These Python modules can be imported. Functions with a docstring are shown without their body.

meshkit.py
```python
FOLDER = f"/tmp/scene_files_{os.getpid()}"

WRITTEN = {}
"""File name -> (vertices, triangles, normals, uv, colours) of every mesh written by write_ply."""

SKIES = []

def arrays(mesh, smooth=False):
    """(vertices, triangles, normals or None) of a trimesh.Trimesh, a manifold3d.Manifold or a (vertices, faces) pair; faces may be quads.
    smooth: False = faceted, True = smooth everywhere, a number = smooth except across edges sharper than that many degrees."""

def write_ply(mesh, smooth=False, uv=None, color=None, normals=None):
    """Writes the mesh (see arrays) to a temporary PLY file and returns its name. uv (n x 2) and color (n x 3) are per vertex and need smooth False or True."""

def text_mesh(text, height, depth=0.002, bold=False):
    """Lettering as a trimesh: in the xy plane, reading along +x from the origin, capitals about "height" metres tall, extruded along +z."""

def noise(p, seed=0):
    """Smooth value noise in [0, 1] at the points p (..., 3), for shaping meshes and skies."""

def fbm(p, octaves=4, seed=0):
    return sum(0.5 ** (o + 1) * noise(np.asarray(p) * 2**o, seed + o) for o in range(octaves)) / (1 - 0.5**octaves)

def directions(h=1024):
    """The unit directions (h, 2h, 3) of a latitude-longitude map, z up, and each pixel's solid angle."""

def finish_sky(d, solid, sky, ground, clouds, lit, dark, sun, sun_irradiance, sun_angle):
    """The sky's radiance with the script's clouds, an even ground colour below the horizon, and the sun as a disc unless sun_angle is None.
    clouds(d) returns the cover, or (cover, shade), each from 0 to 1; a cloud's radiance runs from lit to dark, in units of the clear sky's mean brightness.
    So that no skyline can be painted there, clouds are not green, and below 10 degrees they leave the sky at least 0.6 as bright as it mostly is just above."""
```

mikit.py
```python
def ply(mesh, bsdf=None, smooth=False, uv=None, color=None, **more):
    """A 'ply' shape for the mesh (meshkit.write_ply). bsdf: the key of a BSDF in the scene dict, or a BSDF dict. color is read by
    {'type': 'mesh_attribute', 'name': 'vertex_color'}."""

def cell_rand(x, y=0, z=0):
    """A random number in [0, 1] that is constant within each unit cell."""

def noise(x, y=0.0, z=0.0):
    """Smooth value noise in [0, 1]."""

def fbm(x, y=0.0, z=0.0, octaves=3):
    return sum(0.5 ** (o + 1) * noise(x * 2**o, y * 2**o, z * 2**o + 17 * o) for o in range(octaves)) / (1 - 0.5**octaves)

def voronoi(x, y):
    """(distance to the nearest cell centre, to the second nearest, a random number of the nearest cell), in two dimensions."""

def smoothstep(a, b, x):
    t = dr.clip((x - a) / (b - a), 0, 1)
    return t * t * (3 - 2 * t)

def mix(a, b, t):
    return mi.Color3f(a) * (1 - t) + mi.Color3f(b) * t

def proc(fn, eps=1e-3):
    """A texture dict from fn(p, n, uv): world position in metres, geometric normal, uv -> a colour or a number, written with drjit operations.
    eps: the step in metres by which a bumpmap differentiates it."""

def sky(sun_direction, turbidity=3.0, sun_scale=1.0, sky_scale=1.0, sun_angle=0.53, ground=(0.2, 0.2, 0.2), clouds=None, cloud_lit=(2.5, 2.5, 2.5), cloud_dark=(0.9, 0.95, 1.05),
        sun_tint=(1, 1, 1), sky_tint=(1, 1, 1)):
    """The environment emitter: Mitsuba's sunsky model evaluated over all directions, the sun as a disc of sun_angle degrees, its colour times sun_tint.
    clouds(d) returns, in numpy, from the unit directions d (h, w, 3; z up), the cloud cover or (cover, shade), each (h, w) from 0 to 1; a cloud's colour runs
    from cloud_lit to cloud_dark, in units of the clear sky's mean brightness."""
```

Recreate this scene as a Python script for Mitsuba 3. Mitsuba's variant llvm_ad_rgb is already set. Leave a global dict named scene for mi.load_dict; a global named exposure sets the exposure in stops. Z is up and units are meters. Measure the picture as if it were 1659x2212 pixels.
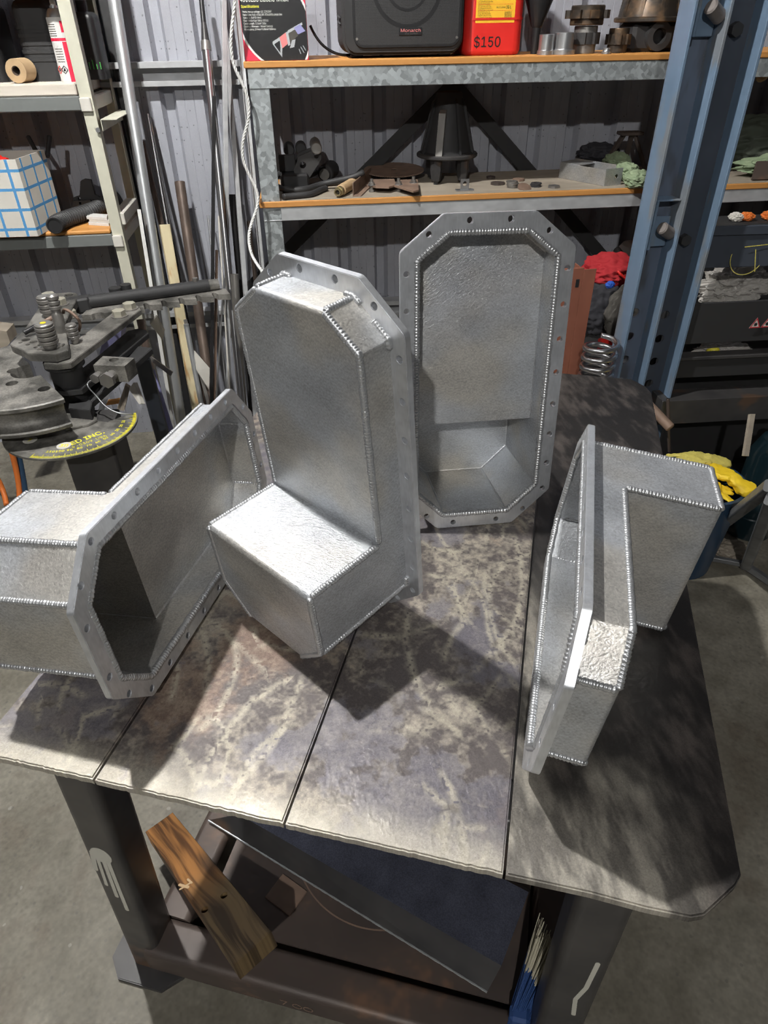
import math, numpy as np, trimesh, manifold3d as m3, drjit as dr, mitsuba as mi, mikit, meshkit
from shapely.geometry import Polygon, Point, LineString, box as sbox
from shapely.ops import unary_union
from shapely import affinity
from mikit import noise, fbm, voronoi, smoothstep, mix, cell_rand

T = mi.ScalarTransform4f
scene, labels = {}, {}
exposure = 0.3

# ---------------------------------------------------------------- camera
scene['camera'] = {'type': 'perspective', 'fov': 59.6813, 'fov_axis': 'x', 'near_clip': 0.02, 'far_clip': 50.0,
                   'to_world': T().look_at(origin=[0, 0, 1.65], target=[0.09151, 0.80322, 1.06138], up=[0.0815, 0.58307, 0.80832])}

# ---------------------------------------------------------------- light: two bare high-bay lamps in a row on the ceiling, plus an added dim constant fill from all round
LAMP_A, LAMP_B = (-0.66, 1.42, 3.12), (-0.66, -1.95, 3.15)
LAMP_POWER = (5000.0, 4300.0)
scene['ambient_fill'] = {'type': 'constant', 'radiance': {'type': 'rgb', 'value': [0.012, 0.014, 0.017]}}

# ---------------------------------------------------------------- helpers: names
counts = {}
def numbered(key):
    n = counts.get(key, 0); counts[key] = n + 1
    return key if n == 0 else '%s_%03d' % (key, n)
def thing(name, label, cat, group=None):
    key = numbered(name); labels[key] = {'label': label, 'category': cat}
    if group: labels[key]['group'] = group
    return key
def put(key, shape, M=None):
    if M is not None: shape = {**shape, 'to_world': T(np.asarray(M, float))}
    scene[key] = shape
    return key
def part(parent, name, mesh, bsdf=None, smooth=30, label=None, M=None, kind=None, **kw):
    key = numbered(parent + '__' + name)
    put(key, mesh if isinstance(mesh, dict) else mikit.ply(mesh, bsdf, smooth=smooth, **kw), M)
    if label: labels[key] = {'label': label}
    if kind: labels.setdefault(key, {})['kind'] = kind
    return key
def single(name, mesh, bsdf, label, cat, group=None, smooth=30, kind=None, M=None, **kw):
    key = thing(name, label, cat, group)
    put(key, mesh if isinstance(mesh, dict) else mikit.ply(mesh, bsdf, smooth=smooth, **kw), M)
    if kind: labels[key]['kind'] = kind
    return key
def structure(key, mesh, bsdf, label, smooth=30):
    put(key, mikit.ply(mesh, bsdf, smooth=smooth)); labels[key] = {'label': label, 'category': key.split('_')[0], 'kind': 'structure'}

# ---------------------------------------------------------------- helpers: meshes
V = lambda *a: np.array(a, float)
def unit(v): v = np.asarray(v, float); return v / np.linalg.norm(v)
def cat(*ms): return trimesh.util.concatenate([m for m in ms if m is not None])
def tm(man):
    m = man.to_mesh(); return trimesh.Trimesh(m.vert_properties[:, :3], m.tri_verts, process=False)
def mf(mesh):
    mesh = trimesh.Trimesh(mesh.vertices, mesh.faces, process=True)
    return m3.Manifold(m3.Mesh(np.asarray(mesh.vertices, np.float32), np.asarray(mesh.faces, np.uint32)))
def frame(o, x, y=None, z=None):
    """4x4 matrix with origin o, x axis along x, z (or y) as near as possible to the one given."""
    x = unit(x)
    if z is not None: y = unit(np.cross(z, x)); z = np.cross(x, y)
    else: z = unit(np.cross(x, y)); y = np.cross(z, x)
    M = np.eye(4); M[:3, 0], M[:3, 1], M[:3, 2], M[:3, 3] = x, y, z, o
    return M
def rotz(a, o=(0, 0, 0)):
    c, s = math.cos(a), math.sin(a); M = np.eye(4); M[:2, :2] = [[c, -s], [s, c]]; M[:3, 3] = o; return M
def xf(m, M): m = m.copy(); m.apply_transform(M); return m
def hull(pts): return trimesh.convex.convex_hull(np.asarray(pts, float))
def box(lo, hi, c=0.002):
    """A box between two corners with chamfered edges."""
    lo, hi = np.minimum(lo, hi).astype(float), np.maximum(lo, hi).astype(float); c = min(c, 0.45 * (hi - lo).min())
    if c <= 0: return trimesh.creation.box(bounds=[lo, hi])
    pts = []
    for k in range(3):
        d = np.full(3, c); d[k] = 0
        for s in np.ndindex(2, 2, 2): pts.append(np.where(s, hi - d, lo + d))
    return hull(pts)
def obox(o, x, y, z, c=0.002):
    """A chamfered box from corner o along the three edge vectors."""
    x, y, z = (np.asarray(a, float) for a in (x, y, z)); L = [np.linalg.norm(a) for a in (x, y, z)]
    m = box((0, 0, 0), L, c); M = np.eye(4); M[:3, 0], M[:3, 1], M[:3, 2], M[:3, 3] = x / L[0], y / L[1], z / L[2], o
    return xf(m, M)
def prof(points, closed=True, n=28, caps=True):
    """A lathe of (r, z) points about z; closed gives a solid ring profile."""
    p = np.asarray(points, float); a = np.arange(n) * 2 * math.pi / n; k = len(p)
    v = np.stack([np.outer(p[:, 0], np.cos(a)), np.outer(p[:, 0], np.sin(a)), np.repeat(p[:, 1:2], n, 1)], -1).reshape(-1, 3)
    f = []
    for i in range(k if closed else k - 1):
        j = (i + 1) % k
        for q in range(n):
            r = (q + 1) % n; f += [[i * n + q, i * n + r, j * n + r], [i * n + q, j * n + r, j * n + q]]
    m = trimesh.Trimesh(v, f, process=True); m.update_faces(m.nondegenerate_faces()); m.fix_normals(); return m
def lathe(points, n=28):
    """A solid of revolution from (r, z) points, closed on the axis."""
    p = [(0, points[0][1])] + list(points) + [(0, points[-1][1])]; return prof(p, closed=False, n=n)
def axis(p, q): # matrix that takes z to p->q with the origin at p
    z = unit(np.subtract(q, p)); x = unit(np.cross([0, 1, 0.01], z)) if abs(z[1]) < 0.9 else unit(np.cross([1, 0, 0.01], z))
    M = np.eye(4); M[:3, 0], M[:3, 1], M[:3, 2], M[:3, 3] = x, np.cross(z, x), z, p; return M
def cyl(p, q, r, n=18, c=0.0, r2=None):
    L = np.linalg.norm(np.subtract(q, p)); r2 = r if r2 is None else r2
    pts = [(r - c, 0), (r, c), (r2, L - c), (r2 - c, L)] if c else [(r, 0), (r2, L)]
    return xf(lathe(pts, n), axis(p, q))
def pipe(p, q, r, wall, n=20):
    L = np.linalg.norm(np.subtract(q, p)); return xf(prof([(r, 0), (r, L), (r - wall, L), (r - wall, 0)], n=n), axis(p, q))
def hexa(p, q, r): return cyl(p, q, r, n=6)
def spline(pts, n=60):
    from scipy.interpolate import CubicSpline
    pts = np.asarray(pts, float); d = np.r_[0, np.cumsum(np.linalg.norm(np.diff(pts, axis=0), axis=1))]
    return CubicSpline(d, pts)(np.linspace(0, d[-1], n))
def sweep(path, r, n=10, closed=False, sect=None):
    """A tube along the path; r a number or one per point; sect an (n, 2) section instead of the circle."""
    P = np.asarray(path, float); k = len(P); r = np.broadcast_to(r, k)
    t = np.gradient(P, axis=0) if not closed else np.roll(P, -1, 0) - np.roll(P, 1, 0)
    t /= np.linalg.norm(t, axis=1, keepdims=True)
    u = np.cross(t[0], [0, 0, 1] if abs(t[0][2]) < 0.9 else [1, 0, 0]); u = unit(u); U = []
    for i in range(k):
        u = unit(u - t[i] * (u @ t[i])); U.append(u)
    U = np.array(U); W = np.cross(t, U)
    a = np.arange(n) * 2 * math.pi / n
    S = np.stack([np.cos(a), np.sin(a)], 1) if sect is None else np.asarray(sect); n = len(S)
    v = P[:, None] + r[:, None, None] * (S[None, :, :1] * U[:, None] + S[None, :, 1:] * W[:, None]); v = v.reshape(-1, 3)
    i = np.arange(k if closed else k - 1)[:, None]; q = np.arange(n)[None]; j = (i + 1) % k; s = (q + 1) % n
    f = np.concatenate([np.stack([i * n + q, i * n + s, j * n + s], -1).reshape(-1, 3), np.stack([i * n + q, j * n + s, j * n + q], -1).reshape(-1, 3)])
    if not closed:
        v = np.vstack([v, P[:1], P[-1:]]); q = np.arange(n); s = (q + 1) % n
        f = np.vstack([f, np.stack([s, q, np.full(n, k * n)], 1), np.stack([(k - 1) * n + q, (k - 1) * n + s, np.full(n, k * n + 1)], 1)])
    m = trimesh.Trimesh(v, f, process=False)
    if m.volume < 0: m.invert()
    return m
def prism(poly, h, M=None, z0=0.0):
    gs = getattr(poly, 'geoms', [poly])
    m = cat(*[trimesh.creation.extrude_polygon(g, h, engine='earcut') for g in gs]); m.apply_translation([0, 0, z0])
    return m if M is None else xf(m, M)
def rrect(w, h, r, n=6, c=(0, 0)):
    return sbox(c[0] - w / 2 + r, c[1] - h / 2 + r, c[0] + w / 2 - r, c[1] + h / 2 - r).buffer(r, quad_segs=n)
def holes(poly, pts, r, n=5):
    return poly.difference(unary_union([Point(p).buffer(r, quad_segs=n) for p in pts]))
def rrtube(p, q, w, h, r, wall, up=(0, 0, 1), n=4):
    """A rectangular hollow section from p to q; h along up."""
    d = unit(np.subtract(q, p)); L = np.linalg.norm(np.subtract(q, p)); o = rrect(w, h, r, n)
    if wall: o = o.difference(rrect(w - 2 * wall, h - 2 * wall, max(r - wall, 0.0005), n))
    y = unit(np.asarray(up, float) - d * (d @ np.asarray(up, float))); x = np.cross(y, d); M = np.eye(4); M[:3, 0], M[:3, 1], M[:3, 2], M[:3, 3] = x, y, d, p
    return prism(o, L, M)
def lump(center, size, seed, amp=0.25, freq=3.0, sub=4, squash=None):
    """A crumpled body: an icosphere pushed about by noise."""
    m = trimesh.creation.icosphere(subdivisions=sub); v = np.asarray(m.vertices)
    n = meshkit.fbm(v * freq + seed * 7.3, 4, seed) - 0.5; ridg = np.abs(meshkit.fbm(v * freq * 1.7 + seed, 3, seed + 5) - 0.5)
    v = v * (1 + amp * 2 * n - amp * 1.6 * ridg)[:, None]
    if squash is not None: v[:, 2] = np.maximum(v[:, 2], squash)
    m.vertices = v * np.asarray(size) + np.asarray(center); return m
def text_on(M, text, height, depth=0.0006, bold=False, width=None):
    m = meshkit.text_mesh(text, height, depth, bold)
    if width: m.apply_scale([width / m.extents[0], 1, 1])
    return xf(m, M)
def extend(p, q, z):  # the point on the line p->q at height z
    p, q = np.asarray(p, float), np.asarray(q, float); return p + (q - p) * (z - p[2]) / (q[2] - p[2])

# ---------------------------------------------------------------- materials
def mat(key, color, rough=0.5, metal=0.0, spec=0.5, bump=None, bscale=1.0, two=False, **kw):
    as_tex = lambda c: mikit.proc(c) if callable(c) else {'type': 'rgb', 'value': list(c)}
    b = {'type': 'principled', 'base_color': as_tex(color), 'roughness': mikit.proc(rough) if callable(rough) else float(rough), 'metallic': float(metal), 'specular': float(spec), **kw}
    if bump is not None: b = {'type': 'bumpmap', 'arbitrary': mikit.proc(bump, eps=0.0008), 'scale': float(bscale), 'nested': b}
    scene[key] = {'type': 'twosided', 'bsdf': b} if two else b

def c_alu(p, n, uv):
    a = fbm(p.x * 22, p.y * 22, p.z * 22, 4); b = noise(p.x * 420, p.y * 420, p.z * 420); s = fbm(p.x * 7 + 3, p.y * 7, p.z * 7, 3)
    v = 0.66 + 0.34 * (a - 0.5) + 0.26 * (b - 0.5) + 0.16 * (noise(p.x * 900, p.y * 900, p.z * 900) - 0.5)
    return mix([0.80, 0.83, 0.87], [0.86, 0.83, 0.77], smoothstep(0.4, 0.65, s)) * v
def r_alu(p, n, uv): return 0.36 + 0.16 * fbm(p.x * 14, p.y * 14, p.z * 14 + 5, 3) + 0.06 * noise(p.x * 300, p.y * 300, p.z * 300)
def b_alu(p, n, uv): return noise(p.x * 700, p.y * 700, p.z * 700) + 0.7 * noise(p.x * 330, p.y * 330, p.z * 330)
mat('m_aluminium', c_alu, r_alu, metal=0.8, bump=b_alu, bscale=0.00042)
mat('m_weld', (0.62, 0.635, 0.65), 0.33, metal=0.85)
def c_flange(p, n, uv): return mi.Color3f(0.70, 0.72, 0.75) * (0.72 + 0.3 * fbm(p.x * 60, p.y * 60, p.z * 60, 3) + 0.12 * noise(p.x * 500, p.y * 500, p.z * 90))
mat('m_flange', c_flange, 0.36, metal=0.8)
def c_table(p, n, uv):
    a = fbm(p.x * 14, p.y * 14, 1.0, 5); b = fbm(p.x * 75 + 7, p.y * 75, 2.0, 5); g = noise(p.x * 620, p.y * 620, 0.5); big = fbm(p.x * 4.5 + 3, p.y * 4.5, 5.0, 3)
    wx, wy = p.x + 0.05 * (fbm(p.x * 5, p.y * 5, 3.0, 2) - 0.5), p.y + 0.05 * (fbm(p.x * 5, p.y * 5, 9.0, 2) - 0.5)
    # arcs left by the grinder: rings round scattered centres, broken up
    arc = mi.Float(0)
    for k, (s, w) in enumerate(((2.6, 0.024), (3.4, 0.030), (4.3, 0.030), (5.6, 0.042))):
        d1, d2, r = voronoi(wx * s + 3.1 * k, wy * s * 0.8 + 1.7 * k)
        r1 = dr.abs(d1 - (0.30 + 0.34 * r)); r2 = dr.abs(d2 - (0.62 + 0.2 * r))
        m = smoothstep(0.50, 0.60, fbm(p.x * 7 + 5 * k, p.y * 7, 2.0 + k, 3))
        arc = dr.maximum(arc, (smoothstep(w, 0.0, r1) + smoothstep(w, 0.0, r2)) * m * (0.25 + 0.9 * b))
    gr = noise(p.x * 240, p.y * 240, 3.0); arc = arc * smoothstep(0.08, 0.42, gr)
    t = smoothstep(0.38, 0.64, 0.28 * a + 0.36 * b + 0.22 * big + 0.10 * gr)
    c = mix([0.088, 0.076, 0.074], [0.30, 0.268, 0.222], t)
    c = mix(c, [0.19, 0.118, 0.08], 0.5 * smoothstep(0.52, 0.70, 0.7 * fbm(p.x * 8 + 11, p.y * 8 + 2, 4.0, 4) + 0.3 * b))
    c = mix(c, [0.125, 0.12, 0.145], 0.65 * smoothstep(0.53, 0.62, 0.75 * fbm(p.x * 9 + 1, p.y * 9 + 8, 7.0, 4) + 0.25 * b))
    c = mix(c, [0.38, 0.35, 0.28], 0.78 * dr.minimum(arc, 1))
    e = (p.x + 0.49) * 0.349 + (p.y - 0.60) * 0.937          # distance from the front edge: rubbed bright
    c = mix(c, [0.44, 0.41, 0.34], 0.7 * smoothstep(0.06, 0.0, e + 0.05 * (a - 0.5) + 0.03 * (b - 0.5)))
    return c * 1.0 * (0.62 + 0.46 * g + 0.30 * noise(p.x * 1300, p.y * 1300, 0.5))
def c_table_oily_shaded(p, n, uv):  # oily plate, also darkened for the pan's cast shade; front left painted as lit
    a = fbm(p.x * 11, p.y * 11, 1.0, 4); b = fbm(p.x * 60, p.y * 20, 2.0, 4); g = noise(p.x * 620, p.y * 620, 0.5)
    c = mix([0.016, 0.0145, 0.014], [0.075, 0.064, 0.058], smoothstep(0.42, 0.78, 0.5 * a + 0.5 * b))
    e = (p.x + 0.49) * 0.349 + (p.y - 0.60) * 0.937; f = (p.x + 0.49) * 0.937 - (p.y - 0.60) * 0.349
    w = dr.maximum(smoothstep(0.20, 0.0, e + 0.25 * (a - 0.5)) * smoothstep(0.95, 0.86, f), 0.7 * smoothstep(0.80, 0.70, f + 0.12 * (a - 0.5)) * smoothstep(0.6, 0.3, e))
    c = mix(c, mix([0.13, 0.12, 0.106], [0.36, 0.335, 0.285], smoothstep(0.3, 0.7, b)), w)  # lit area beside the pan's shadow, put into the colour
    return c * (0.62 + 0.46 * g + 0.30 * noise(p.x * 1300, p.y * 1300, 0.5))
mat('m_table', c_table, lambda p, n, uv: 0.34 + 0.3 * fbm(p.x * 30, p.y * 30, 3.0, 3), metal=0.35, bump=lambda p, n, uv: fbm(p.x * 260, p.y * 260, p.z * 260, 3), bscale=0.0005)
mat('m_table_oily_shaded', c_table_oily_shaded, lambda p, n, uv: 0.33 + 0.25 * fbm(p.x * 30, p.y * 30, 3.0, 3), metal=0.25, bump=lambda p, n, uv: fbm(p.x * 200, p.y * 200, p.z * 200, 3), bscale=0.0006)
def c_dark(p, n, uv): 
    a = fbm(p.x * 16, p.y * 16, p.z * 16, 4)
    return mix(mix([0.028, 0.028, 0.031], [0.075, 0.072, 0.07], a), [0.13, 0.075, 0.045], 0.7 * smoothstep(0.62, 0.78, fbm(p.x * 9 + 5, p.y * 9, p.z * 9, 4)))
mat('m_dark_steel', c_dark, 0.42, metal=0.3)
mat('m_black', (0.014, 0.014, 0.015), 0.38)
mat('m_black_rough', (0.022, 0.022, 0.023), 0.65)
mat('m_black_rubber', (0.03, 0.03, 0.031), 0.55)
def c_steel(p, n, uv): return mix([0.20, 0.19, 0.18], [0.40, 0.385, 0.36], fbm(p.x * 25, p.y * 25, p.z * 12, 4))
mat('m_steel', c_steel, 0.36, metal=0.75)
mat('m_bender', lambda p, n, uv: mix([0.07, 0.068, 0.062], [0.23, 0.22, 0.20], smoothstep(0.3, 0.72, fbm(p.x * 17, p.y * 17, p.z * 17, 4))) * (0.8 + 0.4 * noise(p.x * 300, p.y * 300, p.z * 300)), 0.5, metal=0.3)
mat('m_chrome', (0.62, 0.62, 0.63), 0.22, metal=1.0)
mat('m_bright', (0.55, 0.56, 0.57), 0.32, metal=0.9)
def c_galv(p, n, uv):
    d1, d2, c = voronoi(p.x * 75 + p.y * 75 + 0.8 * noise(p.x * 90, p.y * 90, p.z * 90), p.z * 75 + 0.8 * noise(p.z * 90 + 7, p.x * 90, p.y * 90))
    return mi.Color3f(0.36, 0.39, 0.40) * (0.62 + 0.62 * c)
mat('m_galvanised', c_galv, 0.42, metal=0.45)
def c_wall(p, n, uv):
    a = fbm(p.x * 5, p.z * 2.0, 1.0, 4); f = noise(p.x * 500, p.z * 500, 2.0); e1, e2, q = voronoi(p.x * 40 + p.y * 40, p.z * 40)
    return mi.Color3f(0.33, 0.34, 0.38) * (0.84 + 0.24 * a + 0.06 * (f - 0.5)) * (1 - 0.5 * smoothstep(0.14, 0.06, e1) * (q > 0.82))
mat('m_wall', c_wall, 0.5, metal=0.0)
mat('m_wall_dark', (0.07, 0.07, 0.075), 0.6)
mat('m_girt', lambda p, n, uv: mi.Color3f(0.47, 0.48, 0.49) * (0.75 + 0.4 * fbm(p.x * 20, p.y * 20, p.z * 30, 3)), 0.4, metal=0.3)
def c_floor(p, n, uv):
    a = fbm(p.x * 2.2, p.y * 2.2, 1.0, 5); b = fbm(p.x * 17, p.y * 17, 5.0, 5); f = fbm(p.x * 120, p.y * 120, 6.0, 2)
    q0 = noise(p.x * 5, p.y * 5, 1.0) * 0.9; d1, d2, r = voronoi(p.x * 13 + 0.5 * b, p.y * 13 + 0.5 * a); spot = smoothstep(0.13, 0.09, d1 / (0.15 + r * q0)) * (r > 0.80) * smoothstep(0.45, 0.6, fbm(p.x * 3, p.y * 3, 3.0, 2))
    e1, e2, q = voronoi(p.x * 45 + 5, p.y * 45); fleck = smoothstep(0.22, 0.10, e1) * (q > 0.86)
    c = mix([0.125, 0.114, 0.088], [0.225, 0.21, 0.172], smoothstep(0.25, 0.75, 0.55 * a + 0.45 * b))
    c = mix(c, [0.085, 0.066, 0.045], 0.6 * smoothstep(0.53, 0.72, 0.6 * fbm(p.x * 3 + 9, p.y * 3, 8.0, 5) + 0.4 * b))
    c = mix(c, [0.30, 0.295, 0.27], 0.5 * spot); c = mix(c, [0.10, 0.095, 0.085], 0.45 * fleck)
    return c * (0.82 + 0.36 * f)
mat('m_floor', c_floor, 0.55, bump=lambda p, n, uv: fbm(p.x * 90, p.y * 90, 1.0, 3), bscale=0.0006)
def c_rust(p, n, uv):
    a = fbm(p.x * 8, p.y * 8, p.z * 8, 4); b = fbm(p.x * 40, p.y * 40, p.z * 40, 3)
    return mix(mix([0.05, 0.042, 0.04], [0.105, 0.075, 0.06], a), [0.2, 0.105, 0.06], 0.6 * smoothstep(0.56, 0.75, 0.6 * a + 0.4 * b))
mat('m_rusty', c_rust, 0.5, metal=0.2)
mat('m_rust_light', lambda p, n, uv: mix([0.13, 0.09, 0.07], [0.27, 0.18, 0.13], fbm(p.x * 30, p.y * 30, p.z * 30, 4)), 0.6, metal=0.15)
mat('m_red_oxide', lambda p, n, uv: mix([0.16, 0.055, 0.035], [0.27, 0.10, 0.06], fbm(p.x * 14, p.y * 14, p.z * 6, 4)), 0.55)
mat('m_blue_sheet', lambda p, n, uv: mix([0.06, 0.065, 0.09], [0.13, 0.14, 0.19], fbm(p.x * 30, p.y * 30, p.z * 30, 4)) * (0.8 + 0.4 * noise(p.x * 500, p.y * 500, p.z * 500)), 0.35, metal=0.5)
def c_wood(p, n, uv):
    g = fbm(p.x * 2.5, p.y * 60, p.z * 120, 3); return mix([0.42, 0.18, 0.045], [0.58, 0.28, 0.08], g) * (0.85 + 0.25 * fbm(p.x * 3, p.y * 3, p.z * 3, 2))
mat('m_timber', c_wood, 0.55)
mat('m_timber_dusty', lambda p, n, uv: mix([0.17, 0.145, 0.115], [0.34, 0.295, 0.235], fbm(p.x * 6, p.y * 30, p.z * 30, 4)), 0.7)
mat('m_board_pale', lambda p, n, uv: mix([0.50, 0.45, 0.38], [0.66, 0.61, 0.53], fbm(p.x * 3, p.y * 25, p.z * 40, 3)), 0.6)
BLK_X, BLK_Y, BLK_Z = None, None, None
mat('m_blue_paint', lambda p, n, uv: mix(mix([0.095, 0.145, 0.21], [0.145, 0.205, 0.285], fbm(p.x * 12, p.y * 12, p.z * 4, 4)), [0.17, 0.16, 0.14], 0.6 * smoothstep(0.54, 0.68, fbm(p.x * 18 + 4, p.y * 18, p.z * 5, 4))), 0.38)
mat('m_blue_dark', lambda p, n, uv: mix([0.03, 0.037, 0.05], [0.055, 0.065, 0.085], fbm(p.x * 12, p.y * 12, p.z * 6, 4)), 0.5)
mat('m_cream', lambda p, n, uv: mix([0.44, 0.43, 0.35], [0.56, 0.55, 0.45], fbm(p.x * 20, p.y * 20, p.z * 8, 4)), 0.45)
mat('m_yellow_stock', lambda p, n, uv: mix(mix([0.50, 0.42, 0.25], [0.66, 0.58, 0.38], fbm(p.x * 30, p.y * 30, p.z * 5, 4)), [0.42, 0.22, 0.07], smoothstep(0.5, 0.68, fbm(p.x * 40 + 2, p.y * 40, p.z * 4, 4))), 0.5)
mat('m_brown_stock', lambda p, n, uv: mix([0.055, 0.042, 0.036], [0.17, 0.125, 0.10], fbm(p.x * 60, p.y * 60, p.z * 5, 4)), 0.45, metal=0.3)
mat('m_silver_stock', lambda p, n, uv: mix([0.50, 0.52, 0.53], [0.68, 0.70, 0.72], fbm(p.x * 50, p.y * 50, p.z * 4, 3)), 0.38, metal=0.75)
mat('m_white', (0.62, 0.62, 0.60), 0.5)
mat('m_offwhite', (0.55, 0.53, 0.48), 0.6)
mat('m_red', (0.62, 0.025, 0.02), 0.38)
mat('m_red_cloth', (0.36, 0.018, 0.024), 0.85)
mat('m_red_print', (0.62, 0.03, 0.07), 0.45)
mat('m_yellow_label', (0.78, 0.45, 0.03), 0.5)
mat('m_yellow_print', (0.75, 0.66, 0.05), 0.5)
mat('m_yellow', (0.75, 0.52, 0.02), 0.6)
mat('m_yellow_faded', lambda p, n, uv: mix([0.42, 0.36, 0.09], [0.62, 0.53, 0.12], fbm(p.x * 60, p.y * 60, p.z * 60, 3)), 0.6)
mat('m_blue_print', (0.08, 0.27, 0.52), 0.55)
mat('m_blue', (0.02, 0.09, 0.45), 0.6)
mat('m_blue_bristle', (0.02, 0.055, 0.17), 0.6)
mat('m_bristle', (0.40, 0.37, 0.28), 0.7)
mat('m_green_rag', lambda p, n, uv: mix([0.16, 0.22, 0.13], [0.30, 0.37, 0.23], fbm(p.x * 40, p.y * 40, p.z * 40, 3)), 0.85)
mat('m_dark_cloth', (0.03, 0.03, 0.036), 0.85)
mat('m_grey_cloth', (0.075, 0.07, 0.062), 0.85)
mat('m_orange', (0.62, 0.16, 0.03), 0.5)
mat('m_kraft', lambda p, n, uv: mix([0.36, 0.24, 0.13], [0.5, 0.36, 0.21], fbm(p.x * 30, p.y * 30, p.z * 30, 3)), 0.7)
mat('m_navy', (0.02, 0.045, 0.085), 0.3)
mat('m_pink', (0.65, 0.2, 0.2), 0.5)
mat('m_purple', (0.25, 0.25, 0.45), 0.5)
mat('m_brass', (0.45, 0.38, 0.22), 0.35, metal=0.8)
mat('m_bottle', (0.006, 0.015, 0.019), 0.15, spec=0.8)
mat('m_film', (0.45, 0.43, 0.40), 0.15, spec=0.9)
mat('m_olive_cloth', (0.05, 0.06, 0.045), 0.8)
mat('m_grime', lambda p, n, uv: mix([0.035, 0.028, 0.022], [0.14, 0.085, 0.045], smoothstep(0.4, 0.75, fbm(p.x * 22, p.y * 22, p.z * 22, 4))), 0.42, metal=0.3)

# ================================================================ the room
FX0, FX1, FY0, FY1, WY, CEIL = -3.2, 3.6, -4.5, 3.14, 3.10, 3.7
structure('floor', box((FX0, FY0, -0.1), (FX1, FY1 + 0.1, 0), 0), 'm_floor', 'stained bare concrete workshop floor')
def ribbed(x0, x1, pitch=0.1635, phase=0.0):
    """Plan of a ribbed steel sheet as (x, depth) points: the ribs lie behind the pans, two fine flutes in each pan."""
    pts, x = [], x0 + phase
    pts.append((x0, 0.0))
    while x + pitch < x1:
        a = x
        pts += [(a, 0), (a + 0.014, 0.034), (a + 0.046, 0.034), (a + 0.060, 0)]
        for f in (0.090, 0.126): pts += [(a + f, 0), (a + f + 0.002, 0.0012), (a + f + 0.004, 0)]
        x += pitch
    return pts + [(x1, 0.0)]
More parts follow.
